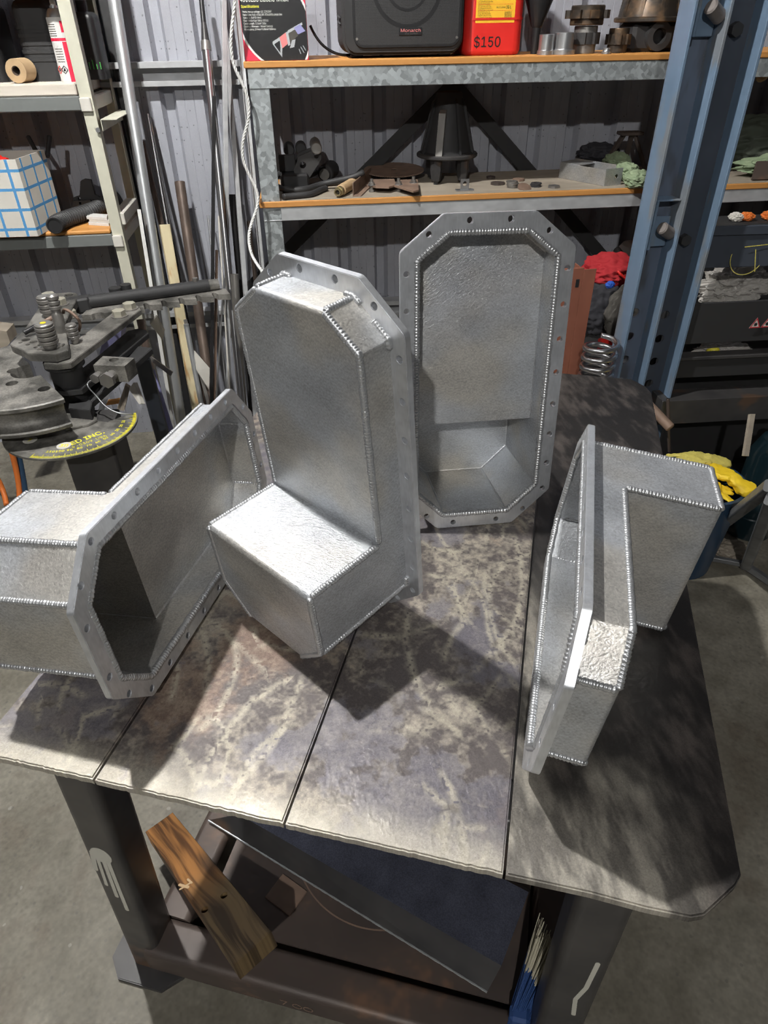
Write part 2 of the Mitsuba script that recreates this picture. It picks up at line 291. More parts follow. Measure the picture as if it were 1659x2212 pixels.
def sheet_mesh(pts, z0, z1, M):
    p = np.array(pts); k = len(p); t = 0.001
    ring = np.vstack([p, p[::-1] + [0, t]])
    v = np.vstack([np.c_[ring, np.full(2 * k, z0)], np.c_[ring, np.full(2 * k, z1)]]); n = 2 * k; f = []
    for i in range(n): j = (i + 1) % n; f += [[i, j, n + j], [i, n + j, n + i]]
    for i in range(k - 1): f += [[i, 2 * k - 2 - i, i + 1], [i, 2 * k - 1 - i, 2 * k - 2 - i], [n + i, n + i + 1, n + 2 * k - 2 - i], [n + i, n + 2 * k - 2 - i, n + 2 * k - 1 - i]]
    m = trimesh.Trimesh(v, f, process=False); m.fix_normals(); return xf(m, M)
structure('wall_back', sheet_mesh(ribbed(FX0, FX1, phase=0.0935), -0.02, CEIL, frame((0, WY, 0), (1, 0, 0), y=(0, 1, 0))), 'm_wall', 'pale grey ribbed steel sheet wall behind the shelves', smooth=False)
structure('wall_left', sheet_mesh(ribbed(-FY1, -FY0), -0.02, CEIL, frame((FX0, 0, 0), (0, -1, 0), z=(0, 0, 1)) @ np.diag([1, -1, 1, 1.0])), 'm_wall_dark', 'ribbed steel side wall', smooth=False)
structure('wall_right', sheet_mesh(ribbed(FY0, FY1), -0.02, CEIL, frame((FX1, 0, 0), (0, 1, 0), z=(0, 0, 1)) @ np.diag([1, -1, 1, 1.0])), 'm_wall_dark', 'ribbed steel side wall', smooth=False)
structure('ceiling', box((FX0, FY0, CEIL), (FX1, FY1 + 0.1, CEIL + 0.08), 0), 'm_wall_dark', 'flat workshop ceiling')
def girt(zt, x0=FX0, x1=FX1):
    y = WY; c = 0.0008
    ms = [box((x0, y - 0.004, zt - 0.078), (x1, y - 0.001, zt), c), box((x0, y - 0.062, zt - 0.003), (x1, y - 0.001, zt), c), box((x0, y - 0.062, zt - 0.020), (x1, y - 0.0595, zt - 0.001), c),
          box((x0, y - 0.05, zt - 0.078), (x1, y - 0.001, zt - 0.075), c), box((x0, y - 0.05, zt - 0.077), (x1, y - 0.0475, zt - 0.060), c)]
    return cat(*ms)
structure('trim_1', girt(1.550), 'm_girt', 'folded steel girt running along the back wall behind the top shelf')
structure('trim_2', girt(0.62), 'm_girt', 'lower folded steel girt running along the back wall')
q0, q1 = (-0.7125, 3.0300, 1.3082), (-0.5989, 3.0300, 1.3052)
structure('trim_3', box((-0.638, 3.068, 0), (q1[0], WY + 0.02, CEIL), 0.004), 'm_black_rough', 'dark steel wall column between the left shelf and the leaning tubes')
# lamps
for i, (L, e) in enumerate(zip((LAMP_A, LAMP_B), LAMP_POWER)):
    k = thing('ceiling_lamp', ['bare round workshop lamp hanging over the welding table', 'bare round workshop lamp hanging behind the viewer'][i], 'lamp')
    part(k, 'housing', xf(lathe([(0.09, 0.055), (0.11, 0.07), (0.11, 0.11), (0.05, 0.15), (0.02, 0.16), (0.012, CEIL - L[2])], 24), T_ := np.array([[1, 0, 0, L[0]], [0, 1, 0, L[1]], [0, 0, 1, L[2]], [0, 0, 0, 1.0]])), 'm_black_rough')
    b = trimesh.creation.icosphere(subdivisions=3, radius=0.036); b.apply_translation(L)
    part(k, 'bulb', {**mikit.ply(b, 'm_white', smooth=True), 'emitter': {'type': 'area', 'radiance': {'type': 'rgb', 'value': [e * 1.0, e * 0.985, e * 0.95]}}})

# ================================================================ the welding table
TO, TU, TW = V(-0.49, 0.60, 0), V(0.937, -0.349, 0), V(0.349, 0.937, 0)
TU, TW = unit(TU), unit(TW)
TM = frame(TO, TU, y=TW)                       # local a, b, z -> world
TZ, TT = 0.87, 0.012
tp = lambda a, b, z: TO + a * TU + b * TW + V(0, 0, z)
table = thing('welding_table', 'heavy steel welding table with a scratched four-plate top', 'table')
rng = np.random.default_rng(4)
def plank(a0, a1, corners):
    # the front edge is flame-cut: slightly ragged
    xs = np.linspace(a0, a1, 44); fr = [(x, 0.0003 * math.sin(x * 61 + 3 * math.sin(x * 23)) + 0.0004 * rng.standard_normal()) for x in xs[1:-1]]
    return Polygon([(a0, 0)] + fr + corners)
GAP = 0.0016
polys = [plank(0.0, 0.181 - GAP, [(0.181 - GAP, 0), (0.19 - GAP, 1.385), (0, 1.385)]), plank(0.181 + GAP, 0.441 - GAP, [(0.441 - GAP, 0), (0.441 - GAP, 1.385), (0.19 + GAP, 1.385)]),
         plank(0.441 + GAP, 0.706 - GAP, [(0.706 - GAP, 0), (0.700 - GAP, 1.385), (0.441 + GAP, 1.385)]),
         Polygon([(0.706 + GAP, 0), (0.80, 0.0012), (0.86, -0.0012), (0.905, 0), (0.920, 0.006), (0.958, 0.046), (0.966, 0.060), (0.966, 1.31), (0.955, 1.345), (0.92, 1.385), (0.700 + GAP, 1.385)])]
def bevelled_plate(poly, t, c=0.0022):
    a = trimesh.creation.extrude_polygon(poly, t - c, engine='earcut'); inner = poly.buffer(-c, join_style=2)
    A, B = np.array(poly.exterior.coords)[:-1], np.array(inner.exterior.coords)[:-1]
    top = trimesh.creation.extrude_polygon(inner, c, engine='earcut'); top.apply_translation([0, 0, t - c]); return cat(a, top)
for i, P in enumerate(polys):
    part(table, 'top_plate', bevelled_plate(P, TT), 'm_table' if i < 3 else 'm_table_oily_shaded', M=TM @ rotz(0, (0, 0, TZ - TT)), smooth=False, label=None if i < 3 else 'oily end plate of the table top with pan shade and lit front painted in')
# frame under the top
def tbar(p, q, w=0.05, h=0.05, r=0.006): return rrtube(p, q, w, h, r, 0)
zt = TZ - TT - 0.03
for p, q in (((0.10, 0.10), (0.87, 0.10)), ((0.10, 1.25), (0.87, 1.25)), ((0.10, 0.10), (0.10, 1.25)), ((0.84, 0.10), (0.84, 1.25)), ((0.44, 0.13), (0.44, 1.22)), ((0.705, 0.13), (0.705, 1.22)), ((0.186, 0.13), (0.186, 1.22))):
    part(table, 'top_rail', tbar(tp(*p, zt), tp(*q, zt), 0.06, 0.058), 'm_dark_steel')
mat('m_leg', lambda p, n, uv: mix(mix([0.028, 0.028, 0.031], [0.085, 0.08, 0.076], fbm(p.x * 10, p.y * 10, p.z * 10, 4)), [0.17, 0.10, 0.06], 0.7 * smoothstep(0.16, 0.02, p.z + 0.2 * (fbm(p.x * 20, p.y * 20, p.z * 20, 3) - 0.5))), 0.36, metal=0.35)
def leg(a_top, a_bot, b0, w=0.074, d=0.074):
    ms = rrect(w, d, 0.016, 5).difference(rrect(w - 0.012, d - 0.012, 0.011, 5)); z1 = TZ - TT
    m = trimesh.creation.extrude_polygon(ms, z1 - 0.012, engine='earcut'); v = np.array(m.vertices); t = v[:, 2] / (z1 - 0.012)
    v[:, 0] += a_bot + (a_top - a_bot) * t + w / 2; v[:, 1] += b0 + d / 2; v[:, 2] += 0.012; m.vertices = v; return m
def foot(a, b, w, d):
    c = 0.035; P = Polygon([(a - w / 2 + c, b - d / 2), (a + w / 2 - c, b - d / 2), (a + w / 2, b - d / 2 + c), (a + w / 2, b + d / 2 - c), (a + w / 2 - c, b + d / 2), (a - w / 2 + c, b + d / 2), (a - w / 2, b + d / 2 - c), (a - w / 2, b - d / 2 + c)])
    return bevelled_plate(P, 0.012, 0.002)
for at_, ab_, b0, lab in ((0.033, -0.022, 0.06, 'dark leg with pale dripped paint'), (0.806, 0.812, 0.06, 'dark leg with a grey drip of paint'), (0.06, 0.06, 1.19, None), (0.806, 0.812, 1.19, None)):
    k = part(table, 'leg', leg(at_, ab_, b0), 'm_leg', M=TM, label=lab)
    part(k, 'foot_plate', foot(ab_ + 0.037, b0 + 0.05, 0.17, 0.17), 'm_dark_steel', M=TM, smooth=False)
def on_leg(poly, b, lean): # flat paint on the front face of a leg, poly in (a, z)
    m = prism(poly, 0.0006); v = np.array(m.vertices); m.vertices = np.c_[v[:, 0], b - v[:, 2], v[:, 1]]; m.fix_normals(); return m
blob = lambda *c: unary_union([Point(x, z).buffer(r, quad_segs=8) for x, z, r in c])
mat('m_drip', (0.42, 0.41, 0.36), 0.5)
drip = unary_union([affinity.scale(Point(0.046, 0.50).buffer(0.020), 1.0, 1.25), LineString([(0.030, 0.505), (0.018, 0.44)]).buffer(0.005), LineString([(0.036, 0.49), (0.024, 0.385)]).buffer(0.0035), LineString([(0.046, 0.48), (0.034, 0.345)]).buffer(0.004), LineString([(0.055, 0.485), (0.042, 0.295)]).buffer(0.0042)])
part(table + '__leg', 'paint_drip', on_leg(drip, 0.0598, 0), 'm_drip', M=TM, smooth=False)
part(table + '__leg_001', 'paint_drip', on_leg(unary_union([LineString([(0.862, 0.56), (0.860, 0.47), (0.852, 0.42), (0.858, 0.36)]).buffer(0.0035)]), 0.0598, 0), 'm_drip', M=TM, smooth=False)
# lower rails and shelf plate
for p, q in (((0.035, 0.09), (0.815, 0.09)), ((0.10, 1.225), (0.81, 1.225)), ((0.06, 0.13), (0.09, 1.19)), ((0.845, 0.13), (0.845, 1.19))):
    part(table, 'lower_rail', xf(rrtube((p[0], p[1], 0.072), (q[0], q[1], 0.072), 0.078, 0.088, 0.016, 0, n=6), TM), 'm_rusty')
def chalk(pts, r=0.0012): return LineString(pts).buffer(r)
z_ = [chalk([(0, 0.02), (0.014, 0.02), (0.004, 0)]), Point(0.035, 0.010).buffer(0.0105).difference(Point(0.035, 0.010).buffer(0.0085)), Point(0.058, 0.010).buffer(0.0105).difference(Point(0.058, 0.010).buffer(0.0085))]
part(table, 'chalk_mark', on_leg(affinity.translate(unary_union(z_), 0.33, 0.055), 0.0505, 0), 'm_rust_light', M=TM, smooth=False)
shelf_poly = Polygon([(0.13, 0.132), (0.80, 0.132), (0.80, 1.17), (0.13, 1.17)])
sp = part(table, 'lower_shelf', xf(prism(shelf_poly, 0.006, z0=0.118), TM), 'm_rusty', smooth=False, label='rusty steel shelf plate between the lower rails')
ring = Point(0.46, 0.40).buffer(0.205, quad_segs=24); part(sp, 'scribed_circle', xf(prism(ring.difference(ring.buffer(-0.003)), 0.0007, z0=0.124), TM), 'm_rust_light', smooth=False)

# ================================================================ the four fabricated oil pans
PL, H, E1, C1, E2, C2 = 0.55, 0.1411, 0.0729, 0.0528, 0.0728, 0.0669
MI, FT, D1, D2, XS = 0.0246, 0.0105, 0.0609, 0.1923, 0.3551
def octagon(ins):
    P = Polygon([(0, -E1), (0, E1), (C1, H), (PL - C2, H), (PL, E2), (PL, -E2), (PL - C2, -H), (C1, -H)])
    return P.buffer(-ins, join_style=2) if ins else P
def dome(poly, z0, z1, r, n=4):
    """Convex prism with its far edge rounded off."""
    pts = []
    for z, ins in [(z0, 0.0)] + [(z1 - r + r * math.sin(a), r * (1 - math.cos(a))) for a in np.linspace(0, math.pi / 2, n + 1)]:
        q = poly.buffer(-ins, join_style=2) if ins > 1e-6 else poly
        pts += [(x, y, z) for x, y in list(q.exterior.coords)[:-1]]
    return m3.Manifold.hull_points(np.array(pts))
def body_mesh():
    out = octagon(MI).buffer(-0.005).buffer(0.005, quad_segs=5).simplify(0.0002); inn = octagon(MI + 0.005)
    part_of = lambda P, x: P.intersection(sbox(x, -1, 2, 1))
    o = dome(out, 0.002, D1, 0.007, 7) + dome(part_of(out, XS), 0.002, D2, 0.009, 7)
    i = dome(inn, -0.05, D1 - 0.005, 0.002, 1) + dome(part_of(inn, XS + 0.005), -0.05, D2 - 0.005, 0.003, 2)
    return tm(o - i)
HOLES = [(0.08595 + 0.05705 * i, s * (H - 0.0106)) for i in range(7) for s in (1, -1)] + [(x, s * y) for s in (1, -1) for x, y in ((0.48062, 0.12788), (0.52149, 0.09307), (PL - 0.0106, 0.0418), (0.0289, 0.09544), (0.0106, 0.03205))]
def flange_mesh():
    o = octagon(0).buffer(-0.012).buffer(0.012, quad_segs=6).simplify(0.0001); i = octagon(MI + 0.0005); c = 0.0008
    ring = lambda q, h: q.difference(unary_union([i.buffer(0)] + [Point(p).buffer(h, quad_segs=5) for p in HOLES]))
    return cat(prism(ring(o, 0.005), FT - 2 * c, z0=c), prism(ring(o.buffer(-c), 0.0056), c), prism(ring(o.buffer(-c), 0.0056), c, z0=FT - c))
def bead(pts, r, pitch=0.0042, seed=0, flat=None):
    """A weld bead: a tube with the ripples of a TIG weld."""
    pts = np.asarray(pts, float); seg = np.linalg.norm(np.diff(pts, axis=0), axis=1); L = seg.sum(); n = max(6, int(L / (pitch / 4)))
    s = np.linspace(0, L, n); cum = np.r_[0, np.cumsum(seg)]; P = np.stack([np.interp(s, cum, pts[:, k]) for k in range(3)], 1)
    ph = (s / pitch + 0.4 * np.sin(s * 90 + seed)) % 1.0; rr = r * (0.76 + 0.30 * ph ** 0.7 + 0.05 * np.sin(s * 230 + seed)) * np.minimum(1, 0.55 + np.minimum(s, L - s) / 0.006)
    return sweep(P, rr, n=8)
U = np.array(octagon(MI).exterior.coords)[:-1]
def up(sx, k, s): # body outline vertex k (0 shallow end, 1, 2, 3 sump end) on side s
    q = [(MI, None), None, None, None]
    pts = sorted([p for p in U if p[1] * s > 0], key=lambda p: p[0]); return pts[k]
body_s, flange_s = mikit.ply(body_mesh(), 'm_aluminium', smooth=False), mikit.ply(flange_mesh(), 'm_flange', smooth=25)
ring_in = np.array(octagon(MI + 0.0025).exterior.coords); 
inner_s = mikit.ply(bead(np.c_[ring_in, np.full(len(ring_in), 0.0028)], 0.0058, pitch=0.0046, seed=1), 'm_weld', smooth=True)
beads = []
for s in (1, -1):
    p = [up(0, k, s) for k in range(4)]; w = lambda q, z, d=0.0022: (q[0] + (-d if q[0] > 0.3 else d) * (abs(q[1]) < 0.08), q[1] - s * d, z)
    e = 0.0026
    beads += [[w(p[0], D1 - e), w(p[1], D1 - e), (XS - 0.001, p[1][1] - s * 0.0022, D1 - e)], [(XS + e, p[1][1] - s * 0.0022, D1), (XS + e, p[1][1] - s * 0.0022, D2 - 0.004)],
              [(XS + 0.003, p[1][1] - s * 0.0025, D2 - e), w(p[2], D2 - e), w(p[3], D2 - e)], [w(p[2], 0.014, 0.0015), w(p[2], D2 - 0.003, 0.0015)], [w(p[3], 0.014, 0.0015), w(p[3], D2 - 0.003, 0.0015)], [w(p[0], 0.014, 0.0015), w(p[0], D1 - 0.003, 0.0015)]]
    for k in range(4): # stitches between flange and body
        a, b, c = (np.array(p[max(k - 1, 0)]) if k else np.array((p[0][0], 0.0))), np.array(p[k]), (np.array(p[k + 1]) if k < 3 else np.array((p[3][0], 0.0)))
        q0, q1 = b + unit(a - b) * (0.016 if k != 1 else 0.03), b + unit(c - b) * 0.012
        beads.append([(*q0, FT + 0.001), (*b, FT + 0.001), (*q1, FT + 0.001)])
bead_s = [mikit.ply(bead(b, 0.0050 if len(b) < 3 or b[0][2] > 0.03 else 0.0052, seed=i), 'm_weld', smooth=True) for i, b in enumerate(beads)]
PAN1 = np.array([[-0.33600, -0.07903, -0.93854, -0.10714], [-0.94138, 0.06014, 0.33195, 1.11377], [0.03022, 0.99506, -0.09460, 1.00977], [0, 0, 0, 1]])
PAN2 = np.array([[-0.00929, -0.99992, -0.00875, 0.29229], [-0.12613, -0.00751, 0.99199, 1.06350], [-0.99197, 0.01032, -0.12605, 1.41766], [0, 0, 0, 1]])
PAN3 = np.array([[0.06796, 0.63308, -0.77110, 0.02390], [0.06145, -0.77407, -0.63011, 0.83507], [-0.99579, -0.00456, -0.09151, 1.41898], [0, 0, 0, 1]])
PAN4 = np.array([[0.37334, 0.11713, 0.92027, 0.21966], [0.92666, -0.00026, -0.37590, 0.41886], [-0.04379, 0.99312, -0.10863, 1.03240], [0, 0, 0, 1]])
for M_, lab in ((PAN1, 'aluminium oil pan lying on its side at the left, showing its dark sump'), (PAN2, 'aluminium oil pan standing upright at the back of the table, open front facing the viewer'),
               (PAN3, 'aluminium oil pan standing on its sump end in the middle, closed back facing the viewer'), (PAN4, 'aluminium oil pan lying on its side at the right, seen along its flange')):
    k = thing('oil_pan', lab, 'oil pan', 'fabricated aluminium oil pans')
    part(k, 'body', body_s, M=M_); part(k, 'flange', flange_s, M=M_, label='drilled flat bolting flange')
    part(k, 'inner_weld', inner_s, M=M_)
    for b in bead_s: part(k, 'weld_bead', b, M=M_)

# ================================================================ things under the table
def slab(top, thick):
    """A block under a four-cornered top face (corners in order), thick along the face's normal."""
    t = np.array(top, float); n = unit(np.cross(t[1] - t[0], t[2] - t[1])); n = n if n[2] > 0 else -n
    c = 0.003; mid = t.mean(0); ins = t + (mid - t) * 0.03
    return hull(np.vstack([ins, t - n * c, t - n * (thick - c), ins - n * thick])), n
BT = [V*0 if False else np.array(q) for q in ((-0.4732, 0.8921, 0.1300), (-0.4159, 0.9329, 0.1300), (-0.1573, 0.5679, 0.3000), (-0.2238, 0.5209, 0.3000))]
blk, bn = slab(BT, 0.044)
bx = unit(BT[3] + BT[2] - BT[0] - BT[1]); by = np.cross(bn, bx); bo = np.mean(BT, 0)
bm = mf(blk)
for q in ((-0.2929, 0.6445, 0.2450), (-0.2566, 0.6660, 0.2450)):
    q = bo + bx * ((np.array(q) - bo) @ bx) + by * ((np.array(q) - bo) @ by); bm = bm - mf(cyl(q - bn * 0.03, q + bn * 0.01, 0.0075, 16))
def c_block(p, n, uv):
    x = (p.x - bo[0]) * bx[0] + (p.y - bo[1]) * bx[1] + (p.z - bo[2]) * bx[2]; y = (p.x - bo[0]) * by[0] + (p.y - bo[1]) * by[1] + (p.z - bo[2]) * by[2]
    g = fbm(x * 7, y * 130 + 2 * noise(x * 9, y * 20, 1.0), 2.0, 3); w = fbm(x * 11, y * 20, 4.0, 3)
    c = mix([0.085, 0.035, 0.012], [0.30, 0.135, 0.04], smoothstep(0.3, 0.7, g))
    c = mix(c, mix([0.045, 0.028, 0.014], [0.14, 0.095, 0.045], smoothstep(0.3, 0.7, g)), smoothstep(-0.02, 0.09, x + 0.12 * (w - 0.5)))
    return mix(c, [0.02, 0.016, 0.012], 0.9 * smoothstep(0.045, 0.0, dr.sqrt(dr.square(x + 0.015) * 0.5 + dr.square(y * (1 if True else 0) - BLK_SGN * 0.045)) - 0.012 * w))
BLK_SGN = 1.0 if (np.array(BT[1]) - bo) @ by > 0 else -1.0
mat('m_block', c_block, 0.5)
tb = thing('timber_block', 'thick weathered timber block with two drilled holes leaning on the lower rail', 'block')
part(tb, 'body', tm(bm), 'm_block', smooth=25)
q = np.array((-0.3446, 0.7129, 0.2150)); q = bo + bx * ((q - bo) @ bx) + by * ((q - bo) @ by) + bn * 0.0002
nick = unary_union([LineString([(-0.012, -0.008), (0.010, 0.002)]).buffer(0.003), LineString([(-0.010, 0.010), (0.006, 0.012)]).buffer(0.0022), LineString([(0.0, -0.012), (0.004, 0.012)]).buffer(0.0022)])
part(tb, 'gouge', prism(nick, 0.0006, frame(q, bx, z=bn)), 'm_kraft', smooth=False, label='pale gouge in the timber')
# folded dark sheet
A, B = np.array((-0.3286, 0.9017, 0.1260)), np.array((0.2420, 0.4771, 0.1260)); Cc, Dd = np.array((-0.2494, 0.8802, 0.1720)), np.array((0.2730, 0.5020, 0.1720)); Ee = np.array((0.3655, 0.6274, 0.1720)); Ff = Cc + (Ee - Dd)
def plate4(pts, t):
    p = np.array(pts); n = unit(np.cross(p[1] - p[0], p[2] - p[1])); n = n if n[2] > 0 else -n; return hull(np.vstack([p, p - n * t]))
fs = thing('folded_sheet', 'folded dark bluish steel sheet with a bright cut edge on the lower shelf', 'steel sheet')
part(fs, 'top_face', plate4([Cc, Dd, Ee, Ff], 0.003), 'm_blue_sheet', smooth=False)
part(fs, 'lip', plate4([A, B, Dd, Cc], 0.003), 'm_dark_steel', smooth=False, label='folded lip of the sheet, darkened in colour for its shade')  # bluish top face carries its reflection, darker lip its shade, both in colour
back = V(0, 0, -0.046) + unit(Ee - Dd) * 0.03
part(fs, 'rear_lip', plate4([Ff, Ee, Ee + back, Ff + back], 0.003), 'm_dark_steel', smooth=False)
part(fs, 'cut_edge', sweep(np.linspace(A, B, 80), 0.0022 + 0.0004 * np.sin(np.arange(80) * 2.1), n=6), 'm_silver_stock', label='bright cut edge')
# rusty square on the shelf
single('steel_offcut', xf(box((-0.035, -0.03, 0.1245), (0.035, 0.03, 0.1285), 0.001), TM @ rotz(-0.35, (0.285, 0.222, 0))), 'm_rust_light', 'small square rust-coloured steel offcut lying flat on the rusty shelf plate', 'steel offcut')
# brush
rb = np.random.default_rng(8)
br = thing('hand_brush', 'blue and pale bristled brush standing by the right table leg', 'brush')
b0, b1 = np.array((0.2691, 0.4282, 0.1431)), np.array((0.3025, 0.4158, 0.1462)); t0, t1 = np.array((0.3257, 0.4989, 0.3442)), np.array((0.3798, 0.4787, 0.1789))
part(br, 'block', obox(b0 - TW * 0.015 + V(0, 0, 0.004), b1 - b0, TW * 0.03, V(0, 0, 0.03), 0.006), 'm_blue_bristle')
lo, hi = [], []
for i in range(200):
    u, w = rb.random(), rb.random(); s = b0 + (b1 - b0) * u + TW * (w - 0.5) * 0.03; e = t0 + (t1 - t0) * u + TW * (w - 0.5) * 0.05 + rb.standard_normal(3) * 0.006; m_ = s + (e - s) * (0.60 + 0.06 * rb.random())
    lo.append(cyl(s, m_, 0.0013, 5)); hi.append(cyl(m_, e, 0.0013, 5, r2=0.0007))
part(br, 'bristles', cat(*lo), 'm_blue_bristle', kind='stuff', smooth=False); part(br, 'bristle_tips', cat(*hi), 'm_bristle', kind='stuff', smooth=False, label='pale bristle tips')
# hoses at the far left
for i, (pts, m_, lab) in enumerate(((((-1.2094, 2.3524, 0.6000), (-1.1756, 2.3979, 0.5000), (-1.1910, 2.4374, 0.3600), (-1.2174, 2.4573, 0.2000), (-1.2381, 2.4349, 0.0800), (-1.2617, 2.3688, 0.0120)), 'm_orange', 'orange welding hose hanging down at the left edge beside the bender'),
                                  (((-1.1979, 2.3850, 0.6200), (-1.1571, 2.4124, 0.5200), (-1.1785, 2.4736, 0.3800), (-1.2014, 2.4745, 0.2100), (-1.2113, 2.4311, 0.0800), (-1.2137, 2.3305, 0.0120)), 'm_navy', 'dark blue welding hose hanging beside the orange hose at the left'),
                                  (((-1.3761, 2.4704, 0.2500), (-1.3658, 2.5596, 0.1600), (-1.3601, 2.5741, 0.0800), (-1.3362, 2.5118, 0.0120)), 'm_orange', 'second orange hose lying lowest at the left edge'))):
    single('hose', sweep(spline(np.array(pts), 50), 0.011, n=10), m_, lab, 'hose', smooth=True)

# ================================================================ the manual tube bender
mat('m_bolt', (0.40, 0.38, 0.31), 0.45, metal=0.4)
bd = thing('tube_bender', 'manual steel tube bender with a degree ring and ratchet bar on a pedestal', 'tube bender')
def flat(pts, z, t, hs=(), r=0.007, rnd=0.0): # horizontal plate with its top at z from a world outline
    P = Polygon([(p[0], p[1]) for p in pts]).buffer(0)
    if rnd: P = P.buffer(-rnd).buffer(2 * rnd, quad_segs=6).buffer(-rnd)
    if len(hs): P = unary_union([P]).difference(unary_union([Point(h[0], h[1]).buffer(h[2] if len(h) > 2 else r, quad_segs=7) for h in hs]))
    P = max(getattr(P, 'geoms', [P]), key=lambda g: g.area)
    c = 0.0015; return cat(prism(P, t - c, z0=z - t), prism(P.buffer(-c, join_style=2), c, z0=z - c))
at2 = lambda p: (p[0], p[1])
# degree ring
RC, RR, RZ = V(-0.690, 1.786, 0.735), 0.181, 0.735
ring = Point(RC[0], RC[1]).buffer(RR, quad_segs=24)
cut = Polygon([at2((-0.5591, 1.8236, 0.7350)), at2((-0.5924, 1.7944, 0.7350)), at2((-0.6309, 1.8112, 0.7350)), at2((-0.6460, 1.8803, 0.7350)), at2((-0.7931, 2.0114, 0.7350)), at2((-0.6860, 2.0972, 0.7350)), at2((-0.4962, 2.0003, 0.7350)), at2((-0.5249, 1.8389, 0.7350))])
rg = ring.difference(cut)
ringk = part(bd, 'degree_ring', prism(max(getattr(rg, 'geoms', [rg]), key=lambda g: g.area), 0.006, z0=RZ - 0.006), 'm_bender', smooth=False, label='degree ring with yellow markings')
tk = []
for i in range(131):
    a = math.radians(-112 + i * 1.0); L = 0.020 if i % 10 == 0 else (0.014 if i % 5 == 0 else 0.010); d = V(math.cos(a), math.sin(a), 0); n = V(-d[1], d[0], 0)
    tk.append(obox(RC + d * (RR - 0.003 - L) - n * 0.0007 + V(0, 0, 0.0001), d * L, n * 0.0014, V(0, 0, 0.0006), 0))
part(ringk, 'degree_marks', cat(*tk), 'm_yellow_print', smooth=False)
def ring_text(s, a_deg, rad, h, bold=False):
    a = math.radians(a_deg); d = V(math.cos(a), math.sin(a), 0); x = V(-d[1], d[0], 0)
    m = meshkit.text_mesh(s, h, 0.0006, bold); m.apply_translation([-m.bounds[:, 0].mean(), 0, 0]); return xf(m, frame(RC + d * rad + V(0, 0, 0.0001), x, z=(0, 0, 1)))
part(ringk, 'numerals', cat(*[ring_text(str(n_), -98 + 10 * i, RR - 0.034, 0.009, True) for i, n_ in enumerate(range(110, 0, -10))]), 'm_yellow_print', smooth=False)
part(ringk, 'lettering', cat(ring_text('ED INC.', -52, 0.108, 0.019, True), ring_text('9-0309  USA', -54, 0.128, 0.011)), 'm_yellow_print', smooth=False, label='yellow maker lettering')
for q, ch in (((-0.7835, 1.7171, 0.7352), '7'), ((-0.6822, 1.6721, 0.7352), '30')):
    k = part(ringk, 'round_sticker', cyl(q, np.array(q) + V(0, 0, 0.0008), 0.019, 24), 'm_offwhite', smooth=False)
    m = meshkit.text_mesh(ch, 0.014, 0.0005, True); m.apply_translation([-m.bounds[:, 0].mean(), -0.007, 0]); part(k, 'numeral', xf(m, frame(np.array(q) + V(0, 0, 0.0008), unit(V(1, -0.15, 0)), z=(0, 0, 1))), 'm_yellow_print', smooth=False)
# die: a grooved half wheel
DC, DR = V(-0.80, 1.90, 0), 0.245
gro = [(0.05, 0.774), (DR - 0.004, 0.774), (DR, 0.778), (DR, 0.785)] + [(DR - 0.030 * math.sin(a), 0.8165 - 0.030 * math.cos(a)) for a in np.linspace(0.15, math.pi - 0.15, 9)] + [(DR, 0.848), (DR, 0.857), (DR - 0.004, 0.860), (0.05, 0.860)]
wheel = tm(m3.Manifold.revolve(m3.CrossSection([np.array(gro)[::1]]), 72)); wheel = mf(wheel)
if wheel.volume() < 0: wheel = mf(trimesh.Trimesh(tm(wheel).vertices, tm(wheel).faces[:, ::-1]))
wheel = wheel.translate((DC[0], DC[1], 0))
e0, e1 = np.array((-0.6319, 1.6685, 0.8600)), np.array((-0.8599, 2.0210, 0.8600)); ed = unit(e1 - e0); en = V(ed[1], -ed[0], 0); en = en if en @ (V(-1, -0.2, 0)) < 0 else -en
wheel = wheel - mf(obox(e0 - ed * 0.3 + V(0, 0, -0.5), ed * 1.2, en * 0.8, V(0, 0, 1.0), 0))
for q in ((-0.8476, 1.9083, 0.8600), (-0.8235, 1.8211, 0.8600), (-0.7241, 1.7710, 0.8600)): wheel = wheel - mf(cyl((q[0], q[1], 0.70), (q[0], q[1], 0.95), 0.0165, 20))
part(bd, 'bending_die', tm(wheel), 'm_bender', smooth=30, label='grooved half-round bending die')
# arms
Z1, Z2 = 0.925, 0.900
def pin(q, z0, r, h, rings=4, name='pin', lab=None):
    q = np.array(q); pr = [(r * 0.62, 0), (r * 0.72, 0.006), (r * 0.72, 0.012)]; z = 0.014; st = (h - 0.018) / rings
    for i in range(rings): pr += [(r * 0.80, z), (r, z + st * 0.15), (r, z + st * 0.75), (r * 0.80, z + st * 0.95)]; z += st
    pr += [(r * 0.95, z), (r * 0.95, z + 0.004), (r * 0.8, z + 0.007)]
    k = part(bd, name, xf(lathe(pr, 24), frame((q[0], q[1], z0), (1, 0, 0), z=(0, 0, 1))), 'm_steel', label=lab)
    return k, V(q[0], q[1], z0 + z + 0.007)
PA, PB, PC, PD = ((-0.7206, 1.8970, 0.9250), (-0.7235, 2.0199, 0.9000), (-0.7959, 2.1631, 0.9250), (-0.6821, 1.9917, 0.9000))
